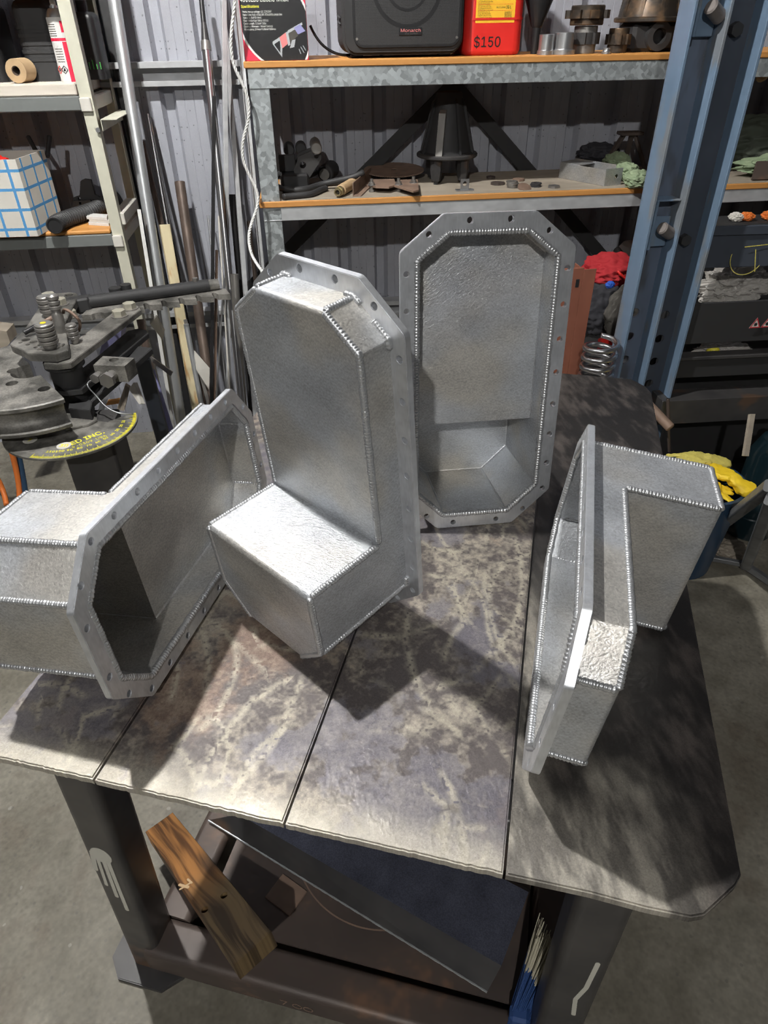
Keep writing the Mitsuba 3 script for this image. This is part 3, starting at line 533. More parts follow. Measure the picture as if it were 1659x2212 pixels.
a1 = [(-0.8471, 1.9472, 0.9250), (-0.8413, 2.0589, 0.9250), (-0.8615, 2.3432, 0.9250), (-0.8516, 2.3925, 0.9250), (-0.7951, 2.4031, 0.9250), (-0.7688, 2.3890, 0.9250), (-0.7541, 2.3526, 0.9250), (-0.7428, 2.1968, 0.9250), (-0.7310, 2.0882, 0.9250), (-0.6783, 1.9144, 0.9250), (-0.6679, 1.8723, 0.9250), (-0.6961, 1.8470, 0.9250), (-0.7739, 1.8654, 0.9250), (-0.7976, 1.8954, 0.9250), (-0.8363, 1.9318, 0.9250)]
h1 = [(*at2(q), r) for q, r in (((-0.7891, 2.3727, 0.9250), 0.013), ((-0.8107, 1.9732, 0.9250), 0.011), ((-0.7843, 1.9533, 0.9250), 0.010), ((-0.7563, 1.9264, 0.9250), 0.009), ((-0.8195, 1.9534, 0.9250), 0.005), ((-0.7940, 1.9339, 0.9250), 0.005), ((-0.7658, 1.9107, 0.9250), 0.005), ((-0.8081, 2.0500, 0.9250), 0.018), ((-0.7843, 2.0848, 0.9250), 0.020))]
part(bd, 'upper_arm', flat(a1, Z1, 0.022, h1, rnd=0.006), 'm_bender', smooth=False)
a2 = [(-0.7365, 1.8480, 0.9000), (-0.6993, 1.8361, 0.9000), (-0.6614, 1.8430, 0.9000), (-0.5395, 2.2587, 0.9000), (-0.5503, 2.2876, 0.9000), (-0.5799, 2.3107, 0.9000), (-0.6143, 2.2931, 0.9000), (-0.6682, 2.0829, 0.9000), (-0.7075, 1.9567, 0.9000), (-0.7330, 1.9161, 0.9000)]
part(bd, 'lower_arm', flat(a2, Z2, 0.016, rnd=0.005), 'm_bender', smooth=False)
a3 = [(p[0], p[1]) for p in a2]; part(bd, 'base_arm', flat([(x + 0.005, y + 0.012) for x, y in a3], 0.815, 0.016, rnd=0.005), 'm_black_rough', smooth=False)
k, top = pin(PA, Z1, 0.026, 0.070, 4, 'drive_pin', 'thick ribbed drive pin with a yellow paint spot'); part(k, 'paint_spot', cyl(top, top + V(0, 0, 0.0008), 0.008, 14), 'm_yellow', smooth=False)
part(bd, 'pin_tab', flat([np.array(PA) + V(-0.034, -0.012, 0), np.array(PA) + V(0.030, 0.002, 0), np.array(PA) + V(0.034, 0.018, 0), np.array(PA) + V(-0.03, 0.010, 0)], Z1 + 0.006, 0.006), 'm_steel', smooth=False)
part(bd, 'tall_pin', xf(lathe([(0.016, 0), (0.016, 0.075), (0.013, 0.082), (0.013, 0.09), (0.017, 0.092), (0.017, 0.100), (0.013, 0.103), (0.017, 0.106), (0.017, 0.114), (0.013, 0.117), (0.017, 0.120), (0.017, 0.128), (0.012, 0.134)], 22), frame((PB[0], PB[1], Z2), unit(V(1, 0, 0)), z=unit(V(-0.16, 0.1, 1)))), 'm_steel')
pin(PC, Z1, 0.023, 0.062, 3, 'rear_pin'); pin(PD, Z2, 0.0165, 0.055, 3, 'small_pin')
for q, z in (((-0.8431, 2.3384, 0.9250), Z1), ((-0.7911, 2.2748, 0.9250), Z1), ((-0.7542, 2.2268, 0.9000), Z2), ((-0.5971, 2.2064, 0.9000), Z2), ((-0.5763, 2.2735, 0.9000), Z2)):
    q = np.array(q) if z == Z1 or q[1] > 2.2 else np.array(q)
    if abs(z - Z2) < 1e-6 and q[1] < 2.2 and q[0] < -0.62: continue
    k = part(bd, 'bolt', cat(hexa((q[0], q[1], z + 0.003), (q[0], q[1], z + 0.020), 0.021)), 'm_bolt', smooth=False); part(k, 'washer', cyl((q[0], q[1], z), (q[0], q[1], z + 0.003), 0.027, 24), 'm_steel')
# ratchet bar
P0, P1 = np.array((-0.7335, 2.2679, 0.8780)), np.array((-0.2624, 2.4235, 0.8780)); rx = unit(P1 - P0); rl = np.linalg.norm(P1 - P0); outl = [(0.0, 0.012), (0.02, 0.055), (0.07, 0.085), (rl - 0.02, 0.075), (rl, 0.060), (rl, 0.014)]
nt = 6; st = (rl - 0.14) / nt; x = rl
for i in range(nt): outl += [(x, -0.006), (x - st * 0.66, 0.010), (x - st * 0.74, 0.030), (x - st * 0.86, 0.036), (x - st * 0.97, 0.028), (x - st, 0.0)]; x -= st
outl += [(0.12, -0.004), (0.07, -0.004), (0.06, 0.01), (0.04, 0.01), (0.03, 0.0)]
part(bd, 'ratchet_bar', prism(Polygon(outl).buffer(0), 0.020, frame(P0 - V(0, 0, 0.012), rx, z=(0, 0, 1))), 'm_bender', smooth=False, label='long toothed ratchet bar')
# handle
H0, H1 = np.array((-0.7833, 2.3329, 0.9050)), np.array((-0.3029, 2.4802, 0.9050)); hd = unit(H1 - H0)
k = part(bd, 'handle', cyl(H0, H1 - hd * 0.035, 0.021, 22), 'm_black_rough', label='long black pipe handle'); part(k, 'end_tube', pipe(H1 - hd * 0.05, H1, 0.018, 0.004), 'm_bender')
hq = np.array((-0.3784, 2.4577, 0.9270)); part(k, 'bolt', hexa(hq + V(0, 0, -0.006), hq + V(0, 0, 0.009), 0.010), 'm_steel', smooth=False)
part(bd, 'handle_socket', obox(H0 - hd * 0.03 + V(0, -0.025, -0.03), hd * 0.10, V(0, 0.05, 0), V(0, 0, 0.05), 0.006), 'm_black_rough')
# pull rod lying across and its wire loop
g0, g1 = np.array((-0.8181, 1.9949, 0.9380)), np.array((-0.7415, 2.0505, 0.9620)); gm = g0 + (g1 - g0) * 0.36
k = part(bd, 'pull_rod', cyl(gm, g1, 0.0065, 12), 'm_rust_light'); part(k, 'rubber_tip', cyl(g0, gm, 0.0075, 12), 'm_black')
lp = [(-0.7192, 2.0703, 0.9650), (-0.6902, 2.0451, 0.9750), (-0.6740, 2.0377, 0.9600), (-0.6777, 2.0585, 0.9300), (-0.6930, 2.0775, 0.9050)]
part(bd, 'wire_loop', sweep(spline(np.array(lp), 30), 0.0045, n=8), 'm_rust_light', smooth=True)
# column, pedestal, stop block, stand leg
cq = np.array((-0.7019, 1.8896, 0.8600)); part(bd, 'pivot_column', cat(cyl((cq[0], cq[1] + 0.02, 0.72), (cq[0], cq[1] + 0.02, 0.884), 0.045, 28), cyl((cq[0], cq[1] + 0.02, 0.868), (cq[0], cq[1] + 0.02, 0.884), 0.055, 28)), 'm_black_rough')
cx_, cy_ = -0.655, 1.83
part(bd, 'pedestal', xf(prism(rrect(0.15, 0.13, 0.012), 0.715, None, 0.012), rotz(-0.05, (cx_, cy_, 0))), 'm_dark_steel'); part(bd, 'pedestal_foot', box((cx_ - 0.17, cy_ - 0.17, 0), (cx_ + 0.17, cy_ + 0.17, 0.012), 0.002), 'm_dark_steel')
part(bd, 'pedestal_cap', flat([(-0.6979, 1.8243, 0.7750), (-0.6326, 1.8011, 0.7450), (-0.6389, 1.8598, 0.7450), (-0.6826, 1.9122, 0.7750), (-0.7170, 1.9173, 0.7750)], 0.772, 0.03), 'm_black_rough', smooth=False)
part(bd, 'gusset', flat([(-0.6980, 1.7555, 0.7450), (-0.6394, 1.7742, 0.7450), (-0.6206, 1.7994, 0.7450), (-0.6264, 1.8201, 0.7450), (-0.6830, 1.8515, 0.7450), (-0.7162, 1.8275, 0.7450)], 0.7415, 0.006), 'm_bender', smooth=False)
sb = [np.array(q) for q in ((-0.6263, 1.9140, 0.8600), (-0.5335, 1.8935, 0.8600), (-0.5161, 1.9514, 0.8600), (-0.6127, 1.9799, 0.8600))]
P = Polygon([at2(q) for q in sb]); hq = (-0.5738, 1.9464, 0.8600); P = P.difference(Point(hq[0], hq[1]).buffer(0.014, quad_segs=6))
k = part(bd, 'stop_block', prism(P, 0.05, None, 0.81), 'm_bender', smooth=False)
fd = unit(sb[1] - sb[0]); fn_ = V(fd[1], -fd[0], 0); fn_ = fn_ if fn_[1] < 0 else -fn_
for u, s in ((0.12, 0.6), (0.55, 1.0)):
    c = sb[0] + fd * np.linalg.norm(sb[1] - sb[0]) * u + V(0, 0, -0.028); part(k, 'bolt', cat(cyl(c, c + fn_ * 0.03 * s, 0.012 * s + 0.003, 16), hexa(c + fn_ * 0.028 * s, c + fn_ * (0.028 * s + 0.016), 0.021 * s + 0.002)), 'm_steel', smooth=False)
l0, l1 = np.array((-0.6573, 1.8478, 0.7600)), np.array((-0.5088, 2.1727, 0.8000)); part(bd, 'follower_arm', obox(l0 + V(0, 0, -0.02), l1 - l0, unit(np.cross((0, 0, 1), l1 - l0)) * 0.06, V(0, 0, 0.022), 0.003), 'm_black_rough')
l2 = np.array((-0.5644, 2.3382, 0.8400)); part(bd, 'spacer_post', cat(cyl((-0.6815, 2.5443, 0.7900), np.array((-0.6815, 2.5443, 0.7900)) + V(0, 0, 0.10), 0.022, 18), cyl((-0.6509, 2.5797, 0.7900), np.array((-0.6509, 2.5797, 0.7900)) + V(0, 0, 0.10), 0.02, 18)), 'm_black_rough')
s0, s1 = np.array((-0.5587, 2.2066, 0.7600)), np.array((-0.5740, 2.2957, 0.4000)); part(bd, 'stand_leg', rrtube(s0, extend(s0, s1, 0.0), 0.05, 0.05, 0.008, 0), 'm_blue_dark', label='leaning square tube leg')
wire = [(-0.6321, 1.8757, 0.8300), (-0.6337, 1.8479, 0.8200), (-0.6216, 1.8454, 0.8000), (-0.6040, 1.8298, 0.7800), (-0.5652, 1.8053, 0.7600), (-0.5213, 1.8162, 0.7450)]
part(bd, 'pointer_wire', sweep(spline(np.array(wire), 40), 0.0022, n=6), 'm_bright', smooth=True)

# ================================================================ the shelf at the left
def FF(o): return frame(o, (1, 0, 0), z=(0, -1, 0))   # a face looking at the viewer: x right, y up
def fbox(lo, hi, c=0.002): return box(lo, hi, c)
LY, LX = 2.70, -0.645
mat('m_grey_paint', (0.15, 0.16, 0.155), 0.45)
Z1L, Z2L = ((-0.7789, 2.7000, 1.5073))[2], ((-0.8326, 2.7000, 1.0533))[2]
ls = thing('storage_shelf', 'cream steel angle storage shelf at the left with pale boards', 'shelf')
def angle(p, q, a, b, t=0.003): # L section between p and q, flanges along the vectors a and b
    a, b = np.asarray(a, float), np.asarray(b, float); d = np.subtract(q, p); ua, ub = unit(a), unit(b)
    return cat(obox(p, a, d, ub * t, 0.0008), obox(p, ua * t, d, b, 0.0008))
def ub(*a): return unit(np.array(a, float))
part(ls, 'post', angle((LX, LY, 0), (LX, LY, 2.1), (-0.040, 0, 0), (0, 0.040, 0)), 'm_cream', smooth=False)
part(ls, 'post', angle((LX, LY + 0.36, 0), (LX, LY + 0.36, 2.1), (-0.040, 0, 0), (0, -0.040, 0)), 'm_cream', smooth=False)
part(ls, 'post', angle((-1.75, LY, 0), (-1.75, LY, 2.1), (0.040, 0, 0), (0, 0.040, 0)), 'm_cream', smooth=False)
for z, mb in ((Z1L, 'm_board_pale'), (Z2L, 'm_timber'), (1.80, 'm_timber')):
    part(ls, 'board', box((-1.75, LY + 0.0, z - 0.035 if mb == 'm_board_pale' else z - 0.014), (LX - 0.045, LY + 0.36, z), 0.004), mb)
    zb = z - (0.036 if mb == 'm_board_pale' else 0.015)
    part(ls, 'beam', box((-1.75, LY - 0.002, zb - 0.042), (LX - 0.042, LY + 0.03, zb), 0.003), 'm_grey_paint'); part(ls, 'beam', box((-1.75, LY + 0.33, zb - 0.042), (LX - 0.042, LY + 0.36, zb), 0.003), 'm_dark_steel')
    part(ls, 'side_beam', box((LX - 0.041, LY - 0.012, zb - 0.045), (LX - 0.006, LY + 0.35, zb - 0.004), 0.003), 'm_offwhite', label='pale painted side beam')
q = (-0.6356, 2.7000, 1.4031); part(ls, 'cross_angle', cat(box((q[0], LY, q[2] - 0.035), (q[0] + 0.003, LY + 0.35, q[2]), 0.0006), box((q[0], LY, q[2] - 0.003), (q[0] + 0.055, LY + 0.30, q[2]), 0.0006)), 'm_cream', smooth=False)
part(ls, 'bolt', hexa(V(q[0] - 0.012, LY - 0.001, q[2] - 0.03), V(q[0] - 0.012, LY - 0.013, q[2] - 0.03), 0.008), 'm_bright', smooth=False)
c = (-0.6908, 2.7000, 1.0827); part(ls, 'side_beam', box((c[0] + 0.015, LY + 0.02, c[2] - 0.02), (c[0] + 0.058, LY + 0.29, c[2] + 0.022), 0.003), 'm_offwhite')
# things on its upper board
q = np.array((-0.8750, 2.7400, 1.5298)); r_ = 0.034; q[2] = Z1L + r_ + 0.001; e = q + V(0.012, 0.07, 0)
k = thing('paper_roll', 'brown kraft paper roll lying end-on on the upper left board', 'paper roll'); part(k, 'paper', pipe(q, e, r_, 0.020, 30), 'm_kraft'); part(k, 'core', pipe(q + unit(e - q) * 0.002, e - unit(e - q) * 0.002, 0.014, 0.002, 20), 'm_brown_stock')
def jug(lo, hi, rad, ribs=0, rmat=None):
    w, d, h = hi[0] - lo[0], hi[1] - lo[1], hi[2] - lo[2]; P = rrect(w, d, rad, 6, ((lo[0] + hi[0]) / 2, (lo[1] + hi[1]) / 2)); ms = [dome(P, lo[2], hi[2], min(rad, 0.04), 4)]
    for i in range(ribs): ms.append(m3.Manifold.hull_points(np.array([(x, y, z) for z in (lo[2] + h * 0.25 + i * 0.022, lo[2] + h * 0.25 + i * 0.022 + 0.010) for x, y in P.buffer(0.003).exterior.coords[:-1]])))
    m = ms[0]
    for o in ms[1:]: m = m + o
    return tm(m)
a, b = np.array((-0.8682, 2.8200, 1.5099)), np.array((-0.7507, 2.8200, 1.5077)); k = thing('plastic_canister', 'black ribbed plastic canister behind the paper roll', 'canister')
part(k, 'body', jug((a[0], 2.82, Z1L), (b[0], 2.98, Z1L + 0.225), 0.03, 5), 'm_black_rough'); part(k, 'neck', cyl(((a[0] + b[0]) / 2, 2.9, Z1L + 0.225), ((a[0] + b[0]) / 2, 2.9, Z1L + 0.25), 0.028, 20), 'm_black')
a, b = np.array((-1.0769, 2.8500, 1.5082)), np.array((-0.9331, 2.8500, 1.5055)); k = thing('plastic_canister', 'dark smoky plastic canister at the far left of the upper board', 'canister')
part(k, 'body', jug((a[0], 2.82, Z1L), (b[0], 3.0, Z1L + 0.215), 0.025), 'm_black'); part(k, 'neck', cyl((b[0] - 0.06, 2.91, Z1L + 0.215), (b[0] - 0.06, 2.91, Z1L + 0.245), 0.022, 20), 'm_black_rough')
# aerosol
q = np.array((-0.7240, 2.7800, 1.5081)); R_ = 0.0315; Hc = 0.175; k = thing('aerosol_can', 'white and red aerosol can standing behind the cream post', 'aerosol can'); Mx = frame((q[0], 2.80, Z1L), (1, 0, 0), z=(0, 0, 1))
part(k, 'body', xf(lathe([(R_ - 0.001, 0), (R_, 0.002), (R_, Hc - 0.002), (R_ - 0.001, Hc)], 36), Mx), 'm_white'); part(k, 'shoulder', xf(lathe([(R_, Hc), (R_ * 0.86, Hc + 0.012), (R_ * 0.6, Hc + 0.022), (0.013, Hc + 0.024), (0.013, Hc + 0.030)], 30), Mx), 'm_bright'); part(k, 'nozzle', xf(lathe([(0.009, Hc + 0.030), (0.009, Hc + 0.042), (0.005, Hc + 0.046)], 18), Mx), 'm_white')
def wrap(u0, u1, z0, z1, R, n=10): # patch on the can between the angles u0..u1 (degrees, 0 faces the viewer)
    a = np.radians(np.linspace(u0, u1, n)); P = Polygon([((R + 0.0006) * math.sin(t), -(R + 0.0006) * math.cos(t)) for t in a] + [((R - 0.0005) * math.sin(t), -(R - 0.0005) * math.cos(t)) for t in a[::-1]]); return prism(P, z1 - z0, Mx, z0)
part(k, 'red_print', cat(wrap(-75, 60, 0.112, 0.120, R_), wrap(15, 75, 0.0, 0.11, R_), wrap(25, 75, 0.135, 0.165, R_)), 'm_red_print', smooth=False)
part(k, 'small_print', cat(*[wrap(-55, -5, 0.125 + 0.006 * i, 0.1268 + 0.006 * i, R_) for i in range(6)], *[wrap(-40, 5, 0.055 + 0.007 * i, 0.0568 + 0.007 * i, R_) for i in range(6)]), 'm_grey_cloth', smooth=False)
for t, m_ in ((-42, 'm_red'), (-8, 'm_black')):
    d = V(math.sin(math.radians(t)), -math.cos(math.radians(t)), 0); o = V(q[0], 2.80, Z1L + 0.034) + d * (R_ + 0.0003); D = Polygon([(0, -0.012), (0.012, 0), (0, 0.012), (-0.012, 0)])
    part(k, 'hazard_diamond', prism(D.difference(D.buffer(-0.0017)), 0.0006, frame(o, unit(np.cross((0, 0, 1), d)), z=d)), m_, smooth=False); part(k, 'flame_symbol', prism(Polygon([(-0.003, -0.004), (0.003, -0.004), (0.003, 0.001), (0, 0.006), (-0.003, 0.0)]), 0.0006, frame(o, unit(np.cross((0, 0, 1), d)), z=d)), 'm_black', smooth=False)
a, b = np.array((-0.6924, 2.8600, 1.5030)), np.array((-0.6413, 2.8600, 1.5020)); k = thing('oil_bottle', 'dark bottle with green label dashes beyond the cream post', 'bottle')
part(k, 'body', jug((a[0], 2.86, Z1L), (b[0] + 0.02, 2.96, Z1L + 0.19), 0.02), 'm_black'); part(k, 'cap', cyl((b[0] - 0.02, 2.91, Z1L + 0.19), (b[0] - 0.02, 2.91, Z1L + 0.22), 0.018, 18), 'm_black_rough')
mat('m_green', (0.05, 0.30, 0.06), 0.5)
part(k, 'label_print', cat(*[box((a[0] + 0.012 + 0.012 * i, 2.8594, Z1L + 0.03), (a[0] + 0.015 + 0.012 * i, 2.86, Z1L + 0.045 + 0.006 * (i % 3)), 0) for i in range(5)]), 'm_green', smooth=False)
# plaid carton with things in it
c0, c1 = np.array((-0.9253, 2.6425, 1.0533)), np.array((-0.8911, 2.8541, 1.0533)); Hb = ((-0.9223, 2.6420, 1.2986))[2] - Z2L
rd = unit(V(*(c1 - c0)[:2], 0)); ld = unit(V(-1.0, 0.045, 0)); wr, wl = np.linalg.norm(c1 - c0), 0.30
k = thing('carton', 'open white carton printed with blue window-pane check on the left shelf', 'box')
o = V(c0[0], c0[1], Z2L + 0.001); t_ = 0.004; ru, lu = unit(np.cross((0, 0, 1), rd)), unit(np.cross((0, 0, 1), ld))
P = Polygon([at2(o), at2(o + rd * wr), at2(o + rd * wr + ld * wl), at2(o + ld * wl)]); part(k, 'body', cat(prism(P.difference(P.buffer(-t_, join_style=2)), Hb, None, o[2]), prism(P.buffer(-t_, join_style=2), 0.004, None, o[2])), 'm_offwhite', smooth=False)
st = []
def face(o, d, w, h, out, cols, rows, cw): # check print on one face
    M = frame(o, d, y=(0, 0, 1)); sgn = 1 if M[:3, 2] @ out > 0 else -1
    add = lambda x0, x1, y0, y1: st.append(xf(box((max(x0, 0), y0, 0), (min(x1, w), y1, sgn * 0.0005), 0), M))
    for x in cols: add(x - cw / 2, x + cw / 2, 0, h)
    for y in rows: 
        xs = [0] + sorted(cols) + [w]
        for a_, b_ in zip(xs[:-1], xs[1:]): add(a_ + cw * 0.5 * (a_ > 0), b_ - cw * 0.5 * (b_ < w), y - cw / 2, y + cw / 2)
rows = [Hb * f for f in (0.10, 0.36, 0.62, 0.86)]
face(o, rd, wr, Hb, -lu if (-lu) @ V(1, -1, 0) > 0 else lu, [wr * f for f in (0.14, 0.5, 0.85)], rows, 0.009); face(o, ld, wl, Hb, V(0, -1, 0), [0.034, 0.105, 0.176, 0.247], rows, 0.009)
part(k, 'check_print', cat(*st), 'm_blue_print', smooth=False)
mid = o + ld * 0.10 + rd * wr * 0.5
k = thing('loose_tool', 'dark tool handles sticking up out of the checked carton', 'tool')
for s, e in (((-0.9135, 2.8600, 1.2670), (-0.9547, 2.9200, 1.3367)), ((-0.8887, 2.8600, 1.2738), (-0.8723, 2.9000, 1.3383))): part(k, 'handle', cyl(s, e, 0.008, 12, c=0.003), 'm_black')
single('rag', lump(mid + V(-0.02, 0, Hb - 0.035), (0.05, 0.04, 0.035), 3), 'm_red', 'small red bundle poking out of the checked carton', 'rag', smooth=True)
single('rag', lump(mid + V(-0.10, 0.02, Hb - 0.03), (0.05, 0.05, 0.04), 5), 'm_dark_cloth', 'dark bundle in the checked carton beside the red bundle', 'rag', smooth=True)
# black plastic moulding, ribbed hose, tiles
bp = [(-0.9005, 3.0200, 1.0865), (-0.8750, 3.0200, 1.1399), (-0.8505, 3.0200, 1.1457), (-0.8328, 3.0200, 1.1980), (-0.8171, 3.0200, 1.2041), (-0.7937, 3.0200, 1.2001), (-0.7916, 3.0200, 1.1471), (-0.7623, 3.0200, 1.1293), (-0.7671, 3.0200, 1.0817)]
Pm = Polygon([(p[0], p[2]) for p in bp]); hs = [sbox(x, z, x + 0.010, z + 0.012) for x, z in ((bp[1][0] + 0.016, bp[1][2] - 0.012), (bp[1][0] + 0.016, bp[1][2] - 0.03), (bp[1][0] + 0.07, bp[1][2] - 0.02))]
Pm = Pm.difference(unary_union(hs)); zmin = min(p[2] for p in bp); M = frame((0, 3.02, Z2L - zmin + 0.0), (1, 0, 0), z=(0, -1, 0))
single('plastic_moulding', cat(prism(Pm, 0.02, M), prism(affinity.scale(Pm, 0.85, 0.8).intersection(sbox(-9, zmin, 9, zmin + 0.05)), 0.035, M)), 'm_black_rough', 'black plastic car moulding with square holes behind the ribbed hose', 'plastic part', smooth=False)
hz = Z2L + 0.031; hp = [np.array((-0.8652, 2.6602, 1.0843)), np.array((-0.8317, 2.7991, 1.0843)), np.array((-0.7798, 2.9079, 1.0843)), np.array((-0.7426, 3.0731, 1.0843)), np.array((-0.7214, 3.0874, 1.0843)) + V(0.0, 0.0, 0.004)]
pth = spline(np.array(hp), 220); rr = 0.0255 + 0.004 * np.sin(np.arange(220) * 2 * math.pi / 6)
k = thing('ribbed_hose', 'black corrugated hose lying across the lower left board', 'hose'); part(k, 'tube', cat(sweep(pth, rr, n=18)), 'm_black_rubber', smooth=True)
d = unit(pth[0] - pth[3]); part(k, 'bore', cyl(pth[0] + d * 0.0005, pth[0] + d * 0.002, 0.0222, 22), 'm_black'); part(k, 'mouth', pipe(pth[0] + d * 0.006, pth[0] - d * 0.003, 0.0265, 0.004, 24), 'm_black')
tl = [(-0.7842, 2.7906, 1.0533), (-0.7025, 2.7544, 1.0533), (-0.7112, 2.8146, 1.0533), (-0.7874, 2.8507, 1.0533)]
for i, (dx, m_, lab) in enumerate(((0.0, 'm_white', 'white tile offcut lowest of the small stack on the left board'), (0.004, 'm_offwhite', 'pale tile offcut in the middle of the small stack on the left board'), (-0.004, 'm_white', 'white tile offcut on top of the small stack on the left board'))):
    single('tile_offcut', prism(Polygon([(p[0] + dx, p[1] + 0.004 * i) for p in tl]), 0.009, None, Z2L + 0.0003 + 0.0095 * i), m_, lab, 'tile', smooth=False)

# ================================================================ bars and tubes leaning on the wall
def stock(name, label, p, q, r, m, kind='rod', z_end=0.005, group=None, wall=0.003):
    """A length of stock through the world points p (upper end) and q, down to the floor."""
    p = np.array(p, float); e = extend(p, q, z_end); r *= 0.91
    if kind == 'rod': mesh = cyl(p, e, r, 14, c=r * 0.15)
    elif kind == 'pipe': mesh = pipe(p, e, r, wall, 20)
    elif kind == 'square': mesh = rrtube(p, e, 2 * r, 2 * r, r * 0.2, wall, up=(0.3, -1, 0))
    elif kind == 'flat': mesh = rrtube(p, e, 2 * r, 0.006, 0.001, 0, up=(0.2, -1, 0))
    elif kind == 'angle':
        d = unit(e - p); x = unit(np.cross((0, -1, 0.0), d)); y = np.cross(d, x); mesh = angle(p, e, x * 2 * r, y * 2 * r, 0.003)
    return single(name, mesh, m, label, {'rod': 'rod', 'pipe': 'pipe', 'square': 'square tube', 'flat': 'flat bar', 'angle': 'angle bar'}[kind], smooth=35)
stock('steel_pipe', 'thick silver pipe leaning just right of the cream shelf post', extend((-0.5664, 2.8640, 1.2330), (-0.5756, 2.6950, 0.3411), 2.15), (-0.5756, 2.6950, 0.3411), 0.0235, 'm_silver_stock', 'pipe')
stock('steel_pipe', 'dull grey pipe half hidden behind the yellow square tube', (-0.5756, 3.0330, 1.2947), (-0.5349, 2.9010, 0.9231), 0.012, 'm_brown_stock', 'pipe')
stock('steel_rod', 'thin bright rod just right of the yellow square tube', (-0.5380, 3.0510, 1.3851), (-0.5233, 2.9390, 1.0078), 0.0045, 'm_bright')
stock('steel_rod', 'second thin dark rod beside the thin bright rod', (-0.5331, 3.0610, 1.3748), (-0.5146, 2.9480, 0.9645), 0.0045, 'm_dark_steel')
stock('square_tube', 'yellowed square tube with rust streaks leaning on the wall', (-0.5232, 2.8730, 1.0261), (-0.5069, 2.7040, 0.3137), 0.0215, 'm_yellow_stock', 'square')
stock('steel_pipe', 'dark brown pipe with its open top halfway up the wall', (-0.4592, 3.0230, 1.1506), (-0.4413, 2.7700, 0.5058), 0.0225, 'm_brown_stock', 'pipe')
p, q = np.array((-0.2754, 2.9480, 1.5818)), np.array((-0.2836, 2.8080, 1.1222)); e = extend(p, q, 0.005); d = unit(p - e)
k = thing('drive_shaft', 'long polished shaft with a stepped dark tip standing among the tubes', 'shaft')
part(k, 'shaft', cyl(p, e, 0.0165, 20, r2=0.013), 'm_chrome'); tip = p + d * 0.085; part(k, 'collar', cyl(p, p + d * 0.03, 0.0185, 20, r2=0.0165), 'm_steel'); part(k, 'taper', cyl(p + d * 0.03, tip, 0.014, 18, r2=0.009), 'm_dark_steel'); part(k, 'tip', cyl(tip, tip + d * 0.10, 0.009, 16, r2=0.0075), 'm_black')
stock('square_tube', 'pale galvanised square tube running full height left of the white rope', extend((-0.2532, 2.8450, 1.2262), (-0.3522, 2.6950, 0.4165), 2.1), (-0.3522, 2.6950, 0.4165), 0.0095, 'm_girt', 'square')
stock('square_tube', 'second pale square tube right beside the white rope', extend((-0.2238, 2.9010, 1.1766), (-0.2379, 2.7890, 0.7790), 2.1), (-0.2379, 2.7890, 0.7790), 0.0095, 'm_girt', 'square')
stock('angle_bar', 'narrow pale angle bar behind the white rope', extend((-0.1674, 3.0330, 1.5211), (-0.1772, 2.9580, 0.8550), 1.9), (-0.1772, 2.9580, 0.8550), 0.010, 'm_girt', 'angle')
stock('flat_bar', 'black narrow flat bar standing upright left of the galvanised square tube', extend((-0.3021, 2.8260, 1.1994), (-0.4272, 2.6760, 0.3877), 1.45), (-0.4272, 2.6760, 0.3877), 0.0075, 'm_black', 'flat')
stock('flat_bar', 'rusty narrow flat bar just right of the black flat bar', (-0.3297, 2.8080, 0.9382), (-0.4167, 2.6950, 0.3778), 0.006, 'm_rust_light', 'flat')
stock('steel_rod', 'thin pale rod crossing in front of the galvanised square tube', (-0.3010, 2.7890, 1.0677), (-0.3215, 2.7330, 0.7789), 0.0035, 'm_offwhite')
stock('steel_rod', 'thin bright rod leaning the other way beside the pale rod', (-0.3088, 2.7330, 0.8513), (-0.3894, 2.6670, 0.4637), 0.004, 'm_bright')
stock('steel_rod', 'short thin rod ending left of the black flat bar', (-0.3702, 3.0330, 1.0202), (-0.3727, 2.9950, 0.8917), 0.004, 'm_bright')
stock('steel_pipe', 'polished brown-grey pipe lowest beside the middle oil pan', (-0.2646, 2.7040, 0.8720), (-0.2944, 2.6200, 0.3839), 0.0175, 'm_steel', 'pipe')
stock('steel_pipe', 'black pipe between the two pale square tubes', (-0.2512, 2.9200, 1.1164), (-0.2628, 2.8450, 0.7394), 0.014, 'm_black_rough', 'pipe')
stock('steel_pipe', 'thin brown pipe behind the white rope loop', (-0.2046, 2.9950, 0.9987), (-0.2034, 2.9480, 0.7508), 0.0095, 'm_brown_stock', 'pipe')
stock('perforated_strip', 'white slotted strip leaning low left of the silver pipe', (-0.5838, 2.7610, 1.1070), (-0.5939, 2.6580, 0.5530), 0.0075, 'm_white', 'flat')
stock('steel_pipe', 'thin silver pipe low down right of the yellow tube', (-0.4878, 2.7330, 0.6743), (-0.4778, 2.6760, 0.3522), 0.012, 'm_silver_stock', 'pipe')
stock('flat_bar', 'grey flat bar leaning low beside the dark brown pipe', (-0.4946, 2.7700, 0.6806), (-0.4524, 2.6950, 0.3629), 0.008, 'm_steel', 'flat')
stock('steel_pipe', 'purplish pipe low down behind the bender leg', (-0.6109, 2.5000, 0.5836), (-0.5777, 2.4200, 0.4332), 0.016, 'm_purple', 'pipe')
stock('steel_pipe', 'dark tube standing low behind the bender handle', (-0.6431, 2.6500, 0.7322), (-0.6322, 2.5800, 0.4896), 0.016, 'm_brown_stock', 'pipe')
def board(name, label, pts, t, m, cat_): 
    p = np.array(pts, float); n = unit(np.cross(p[1] - p[0], p[2] - p[1])); single(name, hull(np.vstack([p, p + n * t])), m, label, cat_, smooth=False)
